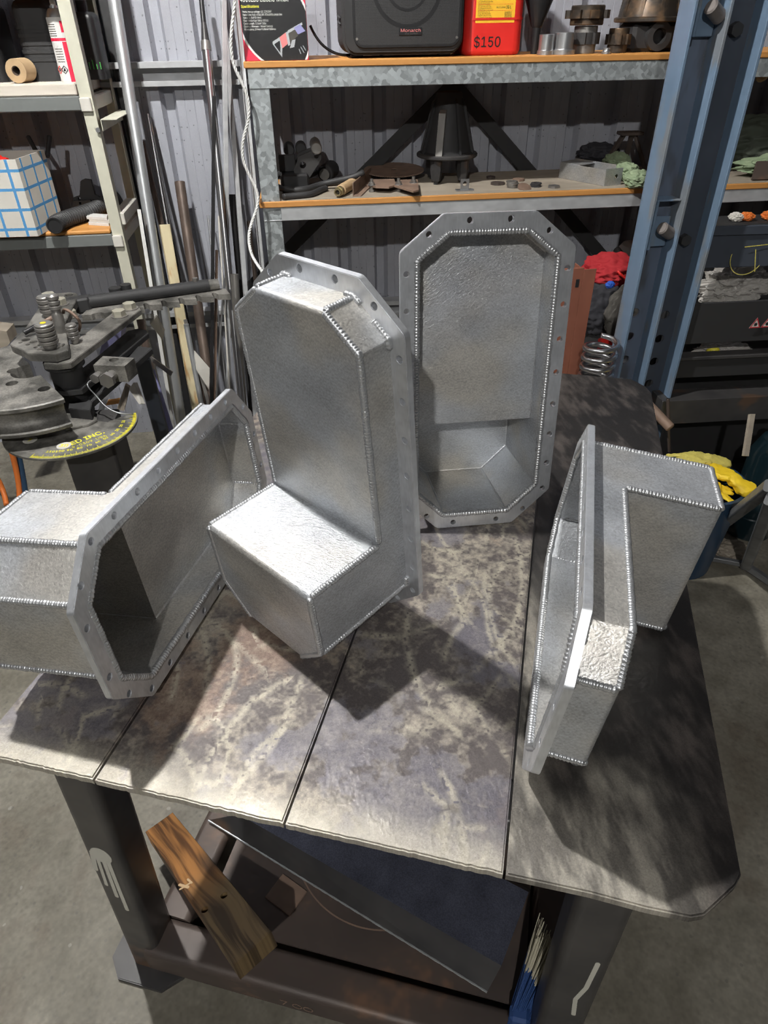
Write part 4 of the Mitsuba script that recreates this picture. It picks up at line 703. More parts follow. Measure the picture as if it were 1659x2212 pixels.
board('plate_offcut', 'pale flat plate offcut leaning low behind the dark brown pipe', [(-0.4712, 2.7140, 0.5680), (-0.4221, 2.7140, 0.4868), (-0.4340, 2.6760, 0.4054), (-0.4704, 2.6760, 0.4963)], 0.006, 'm_offwhite', 'plate')
board('plate_offcut', 'small pale triangle of plate behind the bender arm tip', [(-0.5513, 2.4000, 0.8002), (-0.5213, 2.4000, 0.8287), (-0.5440, 2.5800, 0.7117), (-0.5594, 2.5800, 0.6700)], 0.005, 'm_offwhite', 'plate')
board('plate_offcut', 'grey flat bar lying across behind the bender leg', [(-0.6208, 2.5500, 0.6066), (-0.6111, 2.5500, 0.6193), (-0.5327, 2.5000, 0.5727), (-0.5430, 2.5000, 0.5560)], 0.006, 'm_steel', 'plate')
# low clutter behind the bender
for nm, lab, pts, t, m_, c_ in (('timber_offcut', 'grey timber offcut leaning up behind the bender stop block', [(-0.6964, 2.4500, 0.5356), (-0.6717, 2.4500, 0.5607), (-0.6489, 2.4000, 0.4944), (-0.6594, 2.4000, 0.4933)], 0.02, 'm_offwhite', 'offcut'),
                             ('timber_offcut', 'dusty narrow board standing left of the bender leg', [(-0.7613, 2.4500, 0.4517), (-0.7064, 2.4500, 0.5517), (-0.6921, 2.4500, 0.5391), (-0.7201, 2.4000, 0.4684)], 0.02, 'm_timber_dusty', 'offcut'),
                             ('timber_offcut', 'grey-green board leaning behind the pointer wire', [(-0.8482, 2.5000, 0.4265), (-0.8070, 2.5000, 0.5196), (-0.7672, 2.5000, 0.5325), (-0.8166, 2.4500, 0.4399)], 0.02, 'm_girt', 'offcut'),
                             ('timber_offcut', 'orange timber offcut low behind the pointer wire', [(-0.8306, 2.5500, 0.4244), (-0.8195, 2.5500, 0.4400), (-0.7714, 2.5500, 0.4447), (-0.7788, 2.5500, 0.4288)], 0.02, 'm_timber', 'offcut'),
                             ('plastic_crate', 'pale lilac crate half hidden behind the bender lower arm', [(-0.7521, 2.4000, 0.7001), (-0.7279, 2.4000, 0.7509), (-0.6565, 2.4000, 0.7809), (-0.6811, 2.4000, 0.7044)], 0.10, 'm_purple', 'crate'),
                             ('timber_offcut', 'old brown timber post end at the left edge behind the bender', [(-1.1580, 2.4500, 0.6603), (-1.1123, 2.4500, 0.7938), (-1.0622, 2.4500, 0.7841), (-1.0630, 2.4500, 0.7428)], 0.08, 'm_timber_dusty', 'offcut')):
    board(nm, lab, pts, t, m_, c_)
# white rope
rp = [(-0.1294, 2.5600, 1.7476), (-0.1472, 2.5600, 1.6703), (-0.1629, 2.5600, 1.6002), (-0.1591, 2.5600, 1.5476), (-0.1344, 2.5600, 1.4842), (-0.1336, 2.5600, 1.4111), (-0.1606, 2.5600, 1.3440), (-0.1652, 2.5600, 1.2752), (-0.1323, 2.5500, 1.1736), (-0.1668, 2.5000, 1.0880), (-0.1710, 2.4200, 1.0316), (-0.1345, 2.3000, 0.9960), (-0.0865, 2.2000, 0.9398), (-0.0475, 2.1000, 0.7232)]
ctr = spline(np.array(rp), 260); ang = np.arange(260) * 0.9
k = thing('rope', 'white twisted rope hanging in loops beside the galvanised shelf post', 'rope')
tn = np.gradient(ctr, axis=0); tn /= np.linalg.norm(tn, axis=1, keepdims=True); ux = np.cross(tn, (0, 1, 0.0)); ux /= np.linalg.norm(ux, axis=1, keepdims=True); uy = np.cross(tn, ux)
for s in range(3): part(k, 'strand', sweep(ctr + 0.0026 * (np.cos(ang + s * 2.094)[:, None] * ux + np.sin(ang + s * 2.094)[:, None] * uy), 0.0031, n=7), 'm_white', smooth=True)

# ================================================================ the galvanised shelf on the back wall
SY, SB = 2.60, 3.03
ZT, ZM = 1.560, 1.146
sh = thing('workshop_shelf', 'galvanised steel workshop shelf with timber boards along the back wall', 'shelf')
SX0, SX1 = ((-0.1228, 2.6000, 1.4374))[0], 2.75
part(sh, 'post', angle((SX0, SY + 0.003, 0), (SX0, SY + 0.003, ZT - 0.018), (0.064, 0, 0), (0, 0.05, 0)), 'm_galvanised', smooth=False)
part(sh, 'post', angle((SX0, SB, 0), (SX0, SB, ZT - 0.018), (0.05, 0, 0), (0, -0.05, 0)), 'm_galvanised', smooth=False)
part(sh, 'post', angle((SX1, SY + 0.003, 0), (SX1, SY + 0.003, ZT - 0.018), (-0.064, 0, 0), (0, 0.05, 0)), 'm_galvanised', smooth=False)
part(sh, 'post', angle((SX1, SB, 0), (SX1, SB, ZT - 0.018), (-0.05, 0, 0), (0, -0.05, 0)), 'm_galvanised', smooth=False)
for i, (z, mb, t) in enumerate(((ZT, 'm_galvanised', 0.018), (ZM, 'm_girt', 0.019))):
    part(sh, 'board', box((SX0 - 0.01, SY - 0.006, z - t), (SX1, SB, z), 0.002), 'm_timber', label='timber board with a bare orange edge')
    if i: part(sh, 'dust', box((SX0 + 0.06, SY + 0.004, z), (SX1, SB - 0.002, z + 0.0006), 0), 'm_timber_dusty', smooth=False)
    h = 0.056 if i == 0 else 0.046; zz = z - t
    part(sh, 'beam', cat(box((SX0 + (0 if i == 0 else 0.064), SY - 0.001, zz - h), (SX1, SY + 0.003, zz - 0.0005), 0.001), box((SX0, SY, zz - h), (SX1, SY + 0.03, zz - h + 0.003), 0.001), box((SX0, SY, zz - 0.0035), (SX1, SY + 0.03, zz - 0.0005), 0.001)), mb, smooth=False)
    part(sh, 'beam', box((SX0, SB - 0.03, zz - h), (SX1, SB, zz - 0.0005), 0.001), 'm_dark_steel', smooth=False)
splash = unary_union([sbox(0.0, -0.002, 1.5, 0.016)]).buffer(0)
for a, b in (((0.6442, 3.0350, 1.4586), (-0.1117, 3.0350, 0.8194)), ((0.6463, 3.0450, 1.4580), (1.3750, 3.0450, 0.7773))):
    a, b = np.array(a), np.array(b); d = unit(b - a); part(sh, 'brace', rrtube(a - d * 0.02, a + d * (np.linalg.norm(b - a) + 0.25), 0.008, 0.052, 0.001, 0, up=np.cross(d, (0, 1, 0))), 'm_black_rough', smooth=False)
# ---------------------------------------------------------------- on the top board
def slab_text(k, o, s, items, m_by, depth=0.0005):
    pass
# winch carton
y0 = 2.62; bl, brt = np.array((-0.1267, 2.6200, 1.5729)), np.array((0.0766, 2.6200, 1.5709)); Wb = brt[0] - bl[0]; s = Wb / 138.0; Hb = 0.215; Db = 0.17
k = thing('winch_carton', 'black and red printed electric winch carton on the top board', 'box')
part(k, 'body', box((bl[0], y0, ZT), (bl[0] + Wb, y0 + Db, ZT + Hb), 0.0015), 'm_red_print', smooth=False)
F = FF((bl[0], y0 - 0.0001, ZT)); full = sbox(0.001, 0.001, Wb - 0.001, Hb - 0.001)
blk_ = full.intersection(Point(95 * s, 85 * s).buffer(100 * s, quad_segs=32)).intersection(Point(42 * s, 52 * s).buffer(101 * s, quad_segs=32)); rim = blk_.buffer(4.2 * s, quad_segs=16).intersection(full).difference(blk_)
part(k, 'black_panel', prism(blk_, 0.0005, F), 'm_black', smooth=False); part(k, 'white_band', prism(rim, 0.0005, F), 'm_white', smooth=False)
tx = lambda u, v, str_, h, bold=False, w=None: text_on(FF((bl[0] + u * s, y0 - 0.0006, ZT + v * s)), str_, h * s, 0.0004, bold, None if w is None else w * s)
part(k, 'title', tx(2, 103, '4500LBS Electric Winch', 9.5, True, 100), 'm_white', smooth=False); part(k, 'subtitle', tx(3, 93, 'Specifications', 4.6, True, 37), 'm_yellow_print', smooth=False)
for i, (line, w) in enumerate((('Performance voltage: DC 12V/24V', 60), ('Rated Line Pull: 4500LBS (2041KG) single line', 82), ('Motor: 1.2HP(0.9kw)', 38), ('Gear Reduction Ratio: 153:1', 52), ('Cable length: 5.5mm*10m', 47), ('Control: Wireless / Wired Control', 60), ('Dimensions: 295mm*105mm*105mm', 66))):
    part(k, 'text_line', tx(5, 84.5 - 5.0 * i, line, 3.4, True, w), 'm_white', smooth=False)
# the winch picture: flat print
pic = [('m_silver_stock', Polygon([(62, 34), (82, 44), (82, 22), (80, 6), (62, 30)]).difference(Polygon([(66, 30), (78, 36), (78, 24), (77, 14), (66, 28)]))), ('m_black', Polygon([(66, 30), (78, 36), (78, 24), (77, 14), (66, 28)])), ('m_pink', Polygon([(78, 42), (92, 50), (95, 30), (82, 22)])), ('m_silver_stock', Polygon([(92, 50), (97, 52), (100, 28), (95, 26)])), ('m_grey_cloth', Polygon([(97, 50), (116, 58), (118, 44), (100, 32)])),
       ('m_silver_stock', Polygon([(96, 53), (128, 67), (129, 63), (97, 48)])), ('m_silver_stock', Polygon([(104, 36), (112, 38), (108, 24), (98, 22)])), ('m_purple', Polygon([(110, 58), (124, 64), (134, 52), (118, 46)])), ('m_silver_stock', unary_union([LineString([(122, 24), (128, 14)]).buffer(0.7), LineString([(127, 26), (132, 18)]).buffer(0.7), LineString([(118, 20), (121, 12)]).buffer(0.7)]))]
for i, (m_, P) in enumerate(pic): part(k, 'printed_picture', prism(affinity.scale(P, s, s, origin=(0, 0)), 0.0003 + 0.00004 * i, FF((bl[0], y0 - 0.0006, ZT))), m_, smooth=False)
# loudspeaker
a, b = np.array((0.1917, 2.6600, 1.5704)), np.array((0.5921, 2.6600, 1.5641)); Wp = b[0] - a[0]; sy = 2.66; Hp = 0.46; zf = ZT + 0.008
k = thing('loudspeaker', 'black loudspeaker cabinet with a wire grille on the top board', 'loudspeaker')
P = rrect(Wp, Hp, 0.045, 7, (Wp / 2, Hp / 2)); cab = cat(prism(P, 0.23, FF((a[0], sy + 0.25, zf))), prism(P.buffer(-0.008), 0.02, FF((a[0], sy + 0.02, zf)))); part(k, 'cabinet', cab, 'm_black_rough')
G = rrect(Wp - 0.055, Hp - 0.05, 0.03, 6, (Wp / 2 + 0.010, Hp / 2)); part(k, 'grille', prism(G, 0.006, FF((a[0], sy, zf))), 'm_grille' if False else 'm_speaker', smooth=False)
part(k, 'grille_rim', prism(G.buffer(0.004).difference(G.buffer(-0.003)), 0.008, FF((a[0], sy, zf))), 'm_black', smooth=False)
for i, (rr, w_) in enumerate(((0.115, 0.012), (0.07, 0.008))): part(k, 'cone_ring', prism(Point(Wp / 2 + 0.01, 0.185).buffer(rr, quad_segs=20).difference(Point(Wp / 2 + 0.01, 0.185).buffer(rr - w_, quad_segs=20)).intersection(G.buffer(-0.006)), 0.0008, FF((a[0], sy - 0.006, zf))), 'm_black', smooth=False)
q = np.array((0.3746, 2.6500, 1.6202)); e = np.array((0.4505, 2.6500, 1.6412)); wb, hb = e[0] - q[0], e[2] - q[2]
n_ = part(k, 'badge', box((q[0], sy - 0.009, q[2]), (e[0], sy - 0.0055, e[2]), 0.001), 'm_black', smooth=False)
part(n_, 'name', text_on(FF((q[0] + wb * 0.06, sy - 0.0091, q[2] + hb * 0.45)), 'Monarch', hb * 0.40, 0.0005, False, wb * 0.86), 'm_pink', smooth=False); part(n_, 'series', text_on(FF((q[0] + wb * 0.26, sy - 0.0091, q[2] + hb * 0.14)), 'DJ Series', hb * 0.2, 0.0005, False, wb * 0.55), 'm_grey_cloth', smooth=False)
for x, z in ((0.045, 0.045), (Wp - 0.025, 0.045)): part(k, 'screw', cyl((a[0] + x, sy - 0.006, zf + z), (a[0] + x, sy - 0.0085, zf + z), 0.004, 10), 'm_steel', smooth=False)
for x in (0.05, Wp - 0.05): part(k, 'foot', box((a[0] + x - 0.02, sy + 0.06, ZT), (a[0] + x + 0.02, sy + 0.1, zf + 0.002), 0.003), 'm_black')
part(k, 'side_grip', cat(*[sweep(np.array([(a[0] - 0.002, sy + 0.05, zf + 0.085 + dz), (a[0] - 0.006, sy + 0.10, zf + 0.09 + dz), (a[0] - 0.002, sy + 0.15, zf + 0.092 + dz)]), 0.004, n=8) for dz in (0, 0.016)]), 'm_black_rubber', smooth=True)
cb = [(0.0932, 2.8000, 1.6505), (0.1069, 2.8000, 1.6249), (0.1357, 2.7900, 1.5924), (0.1736, 2.7800, 1.5725), (a[0] + 0.02, 2.80, ZT + 0.006), (a[0] + 0.15, 2.84, ZT + 0.005)]
single('speaker_cable', sweep(spline(np.array(cb), 50), 0.0042, n=8), 'm_black', 'black cable curving down between the carton and the loudspeaker', 'cable', smooth=True)
# red drum
a, b = np.array((0.6027, 2.7000, 1.5602)), np.array((0.8052, 2.7000, 1.5570)); Wd = b[0] - a[0]; dy = 2.70; Hd = 0.36; Dd_ = 0.24
k = thing('oil_drum', 'red plastic oil drum with a yellow label and a marker price', 'drum')
P = rrect(Wd, Dd_, 0.035, 8, (a[0] + Wd / 2, dy + Dd_ / 2)); pts = []
for z, ins in ((0, 0.012), (0.004, 0.005), (0.015, 0.0), (0.28, 0.0), (0.33, 0.02), (0.36, 0.05)): pts += [(x, y, ZT + z) for x, y in P.buffer(-ins).exterior.coords[:-1]]
part(k, 'body', tm(m3.Manifold.hull_points(np.array(pts))), 'm_red', smooth=40); part(k, 'cap', cyl((a[0] + 0.06, dy + 0.12, ZT + 0.355), (a[0] + 0.06, dy + 0.12, ZT + 0.395), 0.03, 24, c=0.003), 'm_black')
part(k, 'ridge', prism(P.buffer(0.0025).difference(P.buffer(-0.004)), 0.006, None, ZT + 0.098), 'm_red')
q, e = np.array((0.6382, 2.7000, 1.6501)), np.array((0.7794, 2.7000, 1.6459)); wl_ = min(e[0] - q[0], Wd - 0.07); q[0] = a[0] + Wd / 2 - wl_ / 2; s = wl_ / 89.0; zl = q[2]
n_ = part(k, 'label', box((q[0], dy - 0.0006, zl), (q[0] + wl_, dy + 0.0005, zl + 0.15), 0), 'm_yellow_label', smooth=False, label='yellow product label')
lt = lambda u, v, t, h, w=None, b=False: text_on(FF((q[0] + u * s, dy - 0.0007, zl + v * s)), t, h * s, 0.0004, b, None if w is None else w * s)
part(n_, 'lettering', cat(lt(46, 26, 'Net Content', 3.4, 20), lt(68, 25.4, '20 L', 5.4, 11, True), lt(70, 45, 'SNI', 6.5, 12, True), *[lt(4, 50 - 3.1 * i, 'oil grade viscosity index 15W'[: 18 + (5 * i) % 9], 2.0, 34 - (7 * i) % 9) for i in range(15)]), 'm_black', smooth=False)
part(n_, 'rule_line', cat(*[box((q[0] + 4 * s, dy - 0.0010, zl + v * s), (q[0] + 84 * s, dy - 0.0006, zl + (v + 0.5) * s), 0) for v in (22, 33, 41)]), 'm_red', smooth=False)
part(n_, 'bar_code', cat(*[box((q[0] + (66 + 1.15 * i) * s, dy - 0.0010, zl + 8 * s), (q[0] + (66 + 1.15 * i + 0.35 + 0.35 * (i * 7 % 3 == 0)) * s, dy - 0.0006, zl + 20 * s), 0) for i in range(14)]), 'm_black', smooth=False)
q = np.array((0.6348, 2.7000, 1.5843)); e = np.array((0.7256, 2.7000, 1.6087)); hs_ = e[2] - q[2] + 0.004
part(k, 'price_mark', text_on(FF((q[0], dy - 0.0005, q[2])), '$150', hs_, 0.0008, False, e[0] - q[0]), 'm_black', smooth=False, label='price written in black marker')
# black funnel
q = np.array((0.8685, 2.7400, 1.5562)); fx = q[0]; single('funnel', xf(cat(lathe([(0.0, 0.0), (0.013, 0.0), (0.016, 0.075), (0.02, 0.08), (0.046, 0.15), (0.048, 0.205), (0.044, 0.207), (0.04, 0.16)], 30), lathe([(0.03, 0.205), (0.012, 0.30), (0.008, 0.34)], 20)), frame((fx, 2.76, ZT), (1, 0, 0), z=(0, 0, 1))), 'm_black', 'black upright funnel and jug beside the red drum', 'funnel')
# bearing cups and gears
def cup(name, lab, px_, yy, prf, m_, zoff=0.0, grp=None, n=30): return single(name, xf(lathe(prf, n), frame((px_[0], yy, ZT + zoff + 0.0005), (1, 0, 0), z=(0, 0, 1))), m_, lab, 'bearing part' if 'hub' not in name else 'hub', grp)
rc = lambda r1, h1, r2, h2: [(r1, 0), (r1, h1), (r2 + 0.001, h1 + 0.001), (r2, h1 + 0.004), (r2, h2), (r2 - 0.003, h2 + 0.001), (r2 - 0.006, h2 + 0.001), (r2 - 0.006, h2 - 0.01)]
cup('bearing_cup', 'smaller bright bearing cup on a flat ring right of the funnel', (0.8788, 2.6600, 1.5583), 2.67, rc(0.028, 0.011, 0.025, 0.056), 'm_bright'); cup('bearing_cup', 'larger bright bearing cup on a flat ring left of the gear stack', (0.9401, 2.6500, 1.5590), 2.67, rc(0.040, 0.013, 0.032, 0.060), 'm_bright')
def gear_profile(r, h, n=20): pass
def hub(px_, yy, zoff, r, h, lobes, m_, lab, seed=0):
    a = np.linspace(0, 2 * math.pi, 120, endpoint=False); w = r * (0.86 + 0.14 * (np.sin(a * lobes + seed) > -0.1)); P = Polygon(np.c_[w * np.cos(a), w * np.sin(a)]).buffer(-0.002).buffer(0.002)
    M = frame((px_[0], yy, ZT + zoff + 0.0005), (1, 0, 0), z=(0, 0, 1)); k = thing('hub_gear', lab, 'gear')
    part(k, 'lobed_ring', prism(P.difference(Point(0, 0).buffer(r * 0.45)), h * 0.42, M, h * 0.34), m_, smooth=30); part(k, 'sleeve', xf(prof([(r * 0.72, 0), (r * 0.75, 0.003), (r * 0.75, h - 0.003), (r * 0.72, h), (r * 0.5, h), (r * 0.5, 0)], n=30), M), 'm_steel' if m_ != 'm_grime' else 'm_grime'); return k
hub((1.0309, 2.7000, 1.5561), 2.72, 0.0, 0.052, 0.078, 5, 'm_dark_steel', 'dark lobed hub forming the foot of the gear stack'); hub((1.0292, 2.7000, 1.5561), 2.72, 0.079, 0.074, 0.055, 7, 'm_grime', 'wide rusty lobed gear on top of the stack')
hub((1.1515, 2.7000, 1.5542), 2.72, 0.0, 0.045, 0.070, 6, 'm_grime', 'rusty lobed hub with a pink paint spot right of the gear stack', 1)
q = (1.1151, 2.6650, 1.5883); single('paint_spot', prism(affinity.scale(Point(0, 0).buffer(0.006), 1.4, 1), 0.0006, FF((q[0], 2.6755, q[2]))), 'm_pink', 'pink paint spot on the rusty lobed hub', 'paint spot', smooth=False) if False else None
cup('bearing_cup', 'small bright bearing cone low behind the larger cup', (1.0826, 2.7000, 1.5553), 2.64, rc(0.016, 0.006, 0.012, 0.016), 'm_bright')
# differential housing
q = np.array((1.2930, 2.7200, 1.5514)); M = frame((q[0], 2.80, ZT), (1, 0, 0), z=(0, 0, 1)); k = thing('differential_housing', 'large grimy cast differential housing with a round bore on the top board', 'differential')
part(k, 'base', xf(box((-0.085, -0.07, 0), (0.085, 0.07, 0.085), 0.012), M), 'm_dark_steel'); part(k, 'flange', xf(lathe([(0.118, 0.085), (0.125, 0.088), (0.125, 0.098), (0.118, 0.101)], 36), M), 'm_grime')
dome_p = [(0.112, 0.10), (0.108, 0.12), (0.088, 0.19), (0.066, 0.24), (0.06, 0.27)]; part(k, 'casting', xf(lathe(dome_p, 36), M), 'm_grime')
for i in range(10):
    a = i * math.pi / 5 + 0.2; d = V(math.cos(a), math.sin(a), 0); part(k, 'rib', xf(hull([d * 0.112 + V(0, 0, 0.10) + w for w in (V(-d[1], d[0], 0) * 0.006, V(d[1], -d[0], 0) * 0.006)] + [d * 0.07 + V(0, 0, 0.245) + w for w in (V(-d[1], d[0], 0) * 0.005, V(d[1], -d[0], 0) * 0.005)] + [d * 0.095 + V(0, 0, 0.22) + w for w in (V(-d[1], d[0], 0) * 0.005, V(d[1], -d[0], 0) * 0.005)] + [d * 0.05 + V(0, 0, 0.11)]), M), 'm_grime', smooth=False)
part(k, 'bore', xf(prof([(0.04, 0), (0.043, 0.003), (0.043, 0.03), (0.024, 0.03), (0.024, 0.0), (0.028, -0.002)], n=30), M @ frame((0.0, -0.066, 0.046), (1, 0, 0), z=(0, -1, 0))), 'm_dark_steel'); part(k, 'bore_back', xf(cyl((0, -0.0705, 0.046), (0, -0.0712, 0.046), 0.0255, 24), M), 'm_black')
k2 = thing('steel_funnel_guard', 'grey slanting steel strip standing left of the differential housing', 'steel strip'); part(k2, 'strip', plate4([(1.2597, 2.9600, 1.5581), (1.2858, 2.9600, 1.5650), (1.3322, 2.9800, 1.7255), (1.3000, 2.9800, 1.7257)], 0.01), 'm_dark_steel', smooth=False)
# ---------------------------------------------------------------- on the middle board
def on(p, h=0.0): return V(p[0], p[1], ZM + 0.0008 + h)
# towbar bracket: two drilled cheek plates and a base
k = thing('hitch_bracket', 'black drilled hitch bracket with tilted cheek plates at the left end of the middle board', 'bracket')
by_ = 2.78; pc = [(0.0045, 2.7800, 1.1813), (-0.0024, 2.7800, 1.2191), (0.0098, 2.7800, 1.2403), (0.0203, 2.7800, 1.2629), (0.0865, 2.7800, 1.2852), (0.1025, 2.7800, 1.2711), (0.1028, 2.7800, 1.2513), (0.0458, 2.7800, 1.1784)]; cp = Polygon([(p[0], p[2]) for p in pc])
hh = [((0.0331, 2.7800, 1.2334), 0.012), ((0.0848, 2.7800, 1.2625), 0.009)]; cp = cp.difference(unary_union([Point(p[0], p[2]).buffer(r, quad_segs=7) for p, r in hh]))
for yy in (2.78, 2.86): part(k, 'cheek_plate', prism(cp, 0.008, frame((0, yy, 0), (1, 0, 0), z=(0, -1, 0))), 'm_dark_steel', smooth=False)
part(k, 'roller', cyl((pc[4][0] + 0.0, 2.75, pc[4][2] + 0.004), (pc[4][0] + 0.0, 2.90, pc[4][2] + 0.004), 0.02, 20, c=0.003), 'm_steel')
part(k, 'base', box((SX0 + 0.07, 2.74, ZM + 0.0008), (pc[7][0] + 0.005, 2.92, ZM + 0.062), 0.006), 'm_black'); part(k, 'side_plate', box((SX0 + 0.068, 2.80, ZM + 0.062), (pc[1][0] + 0.01, 2.81, ZM + 0.12), 0.003), 'm_black_rough')
for i, px in enumerate(((-0.0139, 2.9500, 1.2642), (0.0328, 2.9500, 1.2661))): single('rubber_bush', cyl((px[0], 2.92, px[2]), (px[0], 3.0, px[2]), 0.021, 20, c=0.003), 'm_black_rubber', ['black rubber bush standing behind the hitch bracket, left of a pair', 'black rubber bush standing behind the hitch bracket, right of a pair'][i], 'bush')
q = np.array((0.1204, 2.8644, 1.1600)); k = thing('steel_pin', 'short black pin with a bright end lying behind the hose', 'pin'); e = q + V(0.03, 0.05, 0); e[2] = q[2] = ZM + 0.036; part(k, 'barrel', cyl(q + V(0, 0.04, 0), q + V(0.03, 0.14, 0), 0.032, 20, c=0.004), 'm_black_rough'); part(k, 'head', cyl(q + V(-0.006, 0.015, 0), q + V(0.002, 0.045, 0), 0.02, 18), 'm_steel')
# hose loops
z_ = ZM + 0.012
for i, (pts, r, lab) in enumerate((((on((-0.0458, 2.8680, 1.1600), 0.05), on((-0.0238, 2.7272, 1.1600), 0.014), on((0.0274, 2.7262, 1.1600), 0.013), on((0.0896, 2.7767, 1.1600), 0.018), on((0.1778, 2.7728, 1.1800), 0.034), on((0.2569, 2.7699, 1.2000), 0.056)), 0.0105, 'grey rubber hose rising past the hitch bracket towards the back'),
                                ((on((-0.0461, 2.6140, 1.1600), 0.011), on((0.0001, 2.6297, 1.1600), 0.011), on((0.0470, 2.6456, 1.1600), 0.011), on((0.0864, 2.7062, 1.1600), 0.011), on((0.1141, 2.7450, 1.1600), 0.011)), 0.0105, 'short grey rubber hose lying nearest the edge of the middle board'),
                                ((on((0.0210, 2.8268, 1.1600), 0.032), on((0.0542, 2.8677, 1.1600), 0.034), on((0.0854, 2.9302, 1.1600), 0.036)), 0.009, 'stub of grey hose leaning on the hitch bracket'))):
    single('rubber_hose', sweep(spline(np.array(pts), 50), r, n=12), 'm_black_rubber', lab, 'hose', smooth=True)
q, e = on((0.1513, 2.6237, 1.1650), 0.019), on((0.2509, 2.8481, 1.1650), 0.022); d = unit(e - q); k = thing('gas_torch', 'torch body wrapped in brown tape with a threaded brass nose', 'torch')
part(k, 'body', cyl(q + d * 0.025, e, 0.019, 18, c=0.003), 'm_kraft'); part(k, 'nose', pipe(q - d * 0.012, q + d * 0.03, 0.0125, 0.004, 18), 'm_brass'); part(k, 'nut', hexa(q + d * 0.006, q + d * 0.02, 0.0175), 'm_brass', smooth=False); part(k, 'dark_bore', cyl(q + d * 0.002, q + d * 0.004, 0.0086, 14), 'm_black')
o_, e_ = on((0.2034, 2.6362, 1.1470)), on((0.3005, 2.9459, 1.1470)); single('angle_offcut', angle(o_, e_, unit(np.cross((0, 0, 1), o_ - e_)) * 0.032, (0, 0, 0.045), 0.004), 'm_rust_light', 'rusty angle iron offcut pointing back over the middle board', 'angle iron', smooth=False)
# disc, plates with bolts
q = on((0.3973, 2.9677, 1.1470)); k = thing('grinding_disc', 'large rusty saw disc lying flat in front of the brace', 'disc'); a = np.linspace(0, 2 * math.pi, 160, endpoint=False); w = 0.118 + 0.003 * (np.arange(160) % 2); part(k, 'disc', prism(Polygon(np.c_[w * np.cos(a), w * np.sin(a)]).difference(Point(0, 0).buffer(0.014)), 0.004, frame(V(q[0], q[1] - 0.01, ZM + 0.03), (1, 0, 0), z=(0, -0.06, 1))), 'm_rust_light', smooth=False); part(k, 'spacer', cyl((q[0], q[1] - 0.01, ZM + 0.001), (q[0], q[1] - 0.01, ZM + 0.03), 0.07, 24), 'm_black_rough')
for i, (pts, bolts, lab) in enumerate(((((0.2635, 2.7237, 1.1650), (0.2966, 2.8198, 1.1650), (0.3802, 2.8131, 1.1650), (0.3710, 2.6941, 1.1650), (0.3384, 2.6562, 1.1650), (0.2926, 2.6737, 1.1650)), ((0.2803, 2.7026, 1.1650),), 'left rusty link plate with a bolt, in front of the saw disc'),
                                     (((0.3597, 2.6873, 1.1650), (0.4003, 2.7900, 1.1650), (0.4661, 2.7867, 1.1650), (0.4382, 2.5860, 1.1650), (0.4148, 2.5654, 1.1650)), ((0.3794, 2.6925, 1.1650), (0.4389, 2.7171, 1.1650)), 'right rusty link plate with two bolts beside the dark cone'))):
    k = thing('link_plate', lab, 'steel plate'); part(k, 'plate', flat(pts, ZM + 0.024, 0.006), 'm_rust_light', smooth=False)
    for b_ in bolts: n_ = part(k, 'bolt', cat(cyl((b_[0], b_[1], ZM + 0.001), (b_[0], b_[1], ZM + 0.045), 0.006, 12), hexa((b_[0], b_[1], ZM + 0.001), (b_[0], b_[1], ZM + 0.009), 0.011), hexa((b_[0], b_[1], ZM + 0.025), (b_[0], b_[1], ZM + 0.034), 0.011)), 'm_steel', smooth=False); part(n_, 'washer', cyl((b_[0], b_[1], ZM + 0.0242), (b_[0], b_[1], ZM + 0.0256), 0.015, 18), 'm_bright')
# bell-shaped casting on legs
q = np.array((0.5918, 2.8600, 1.1402)); M = frame((q[0], 2.86, ZM + 0.0008), (1, 0, 0), z=(0, 0, 1)); k = thing('diff_casting', 'black cone-shaped casting standing on legs in front of the braces', 'casting')
L_ = 0.088; part(k, 'cone', xf(lathe([(0.108, L_ + 0.012), (0.096, L_ + 0.02), (0.050, L_ + 0.20), (0.047, L_ + 0.212), (0.038, L_ + 0.214)], 36), M), 'm_black_rough'); part(k, 'rim', xf(lathe([(0.114, L_), (0.117, L_ + 0.003), (0.117, L_ + 0.010), (0.113, L_ + 0.014)], 40), M), 'm_dark_steel')
for i in range(8):
    a = i * math.pi / 4 + 0.30; d = V(math.cos(a), math.sin(a), 0); n = V(-d[1], d[0], 0); w = 0.013 if i == 5 else 0.004
    lo_, hi_ = (0.112, 0.075) if i == 5 else (0.108, 0.058)
    part(k, 'rib', xf(hull([d * r_ + V(0, 0, L_ + z_) + n * w * sg for r_, z_ in ((lo_, 0.012), (hi_ + 0.006, 0.15 if i == 5 else 0.18), (hi_ - 0.012, 0.16 if i == 5 else 0.20), (0.03, 0.03)) for sg in (-1, 1)]), M), 'm_steel' if i == 5 else 'm_black_rough', smooth=False)
for a in (0.5, 2.2, 4.0, 5.45): d = V(math.cos(a), math.sin(a), 0); part(k, 'leg', xf(cat(lathe([(0.017, 0.012), (0.019, 0.02), (0.024, 0.05), (0.022, L_ + 0.002)], 6), cyl((0, 0, 0), (0, 0, 0.014), 0.009, 12)), M @ frame(d * 0.078, (1, 0, 0), z=(0, 0, 1))), 'm_dark_steel', smooth=20)
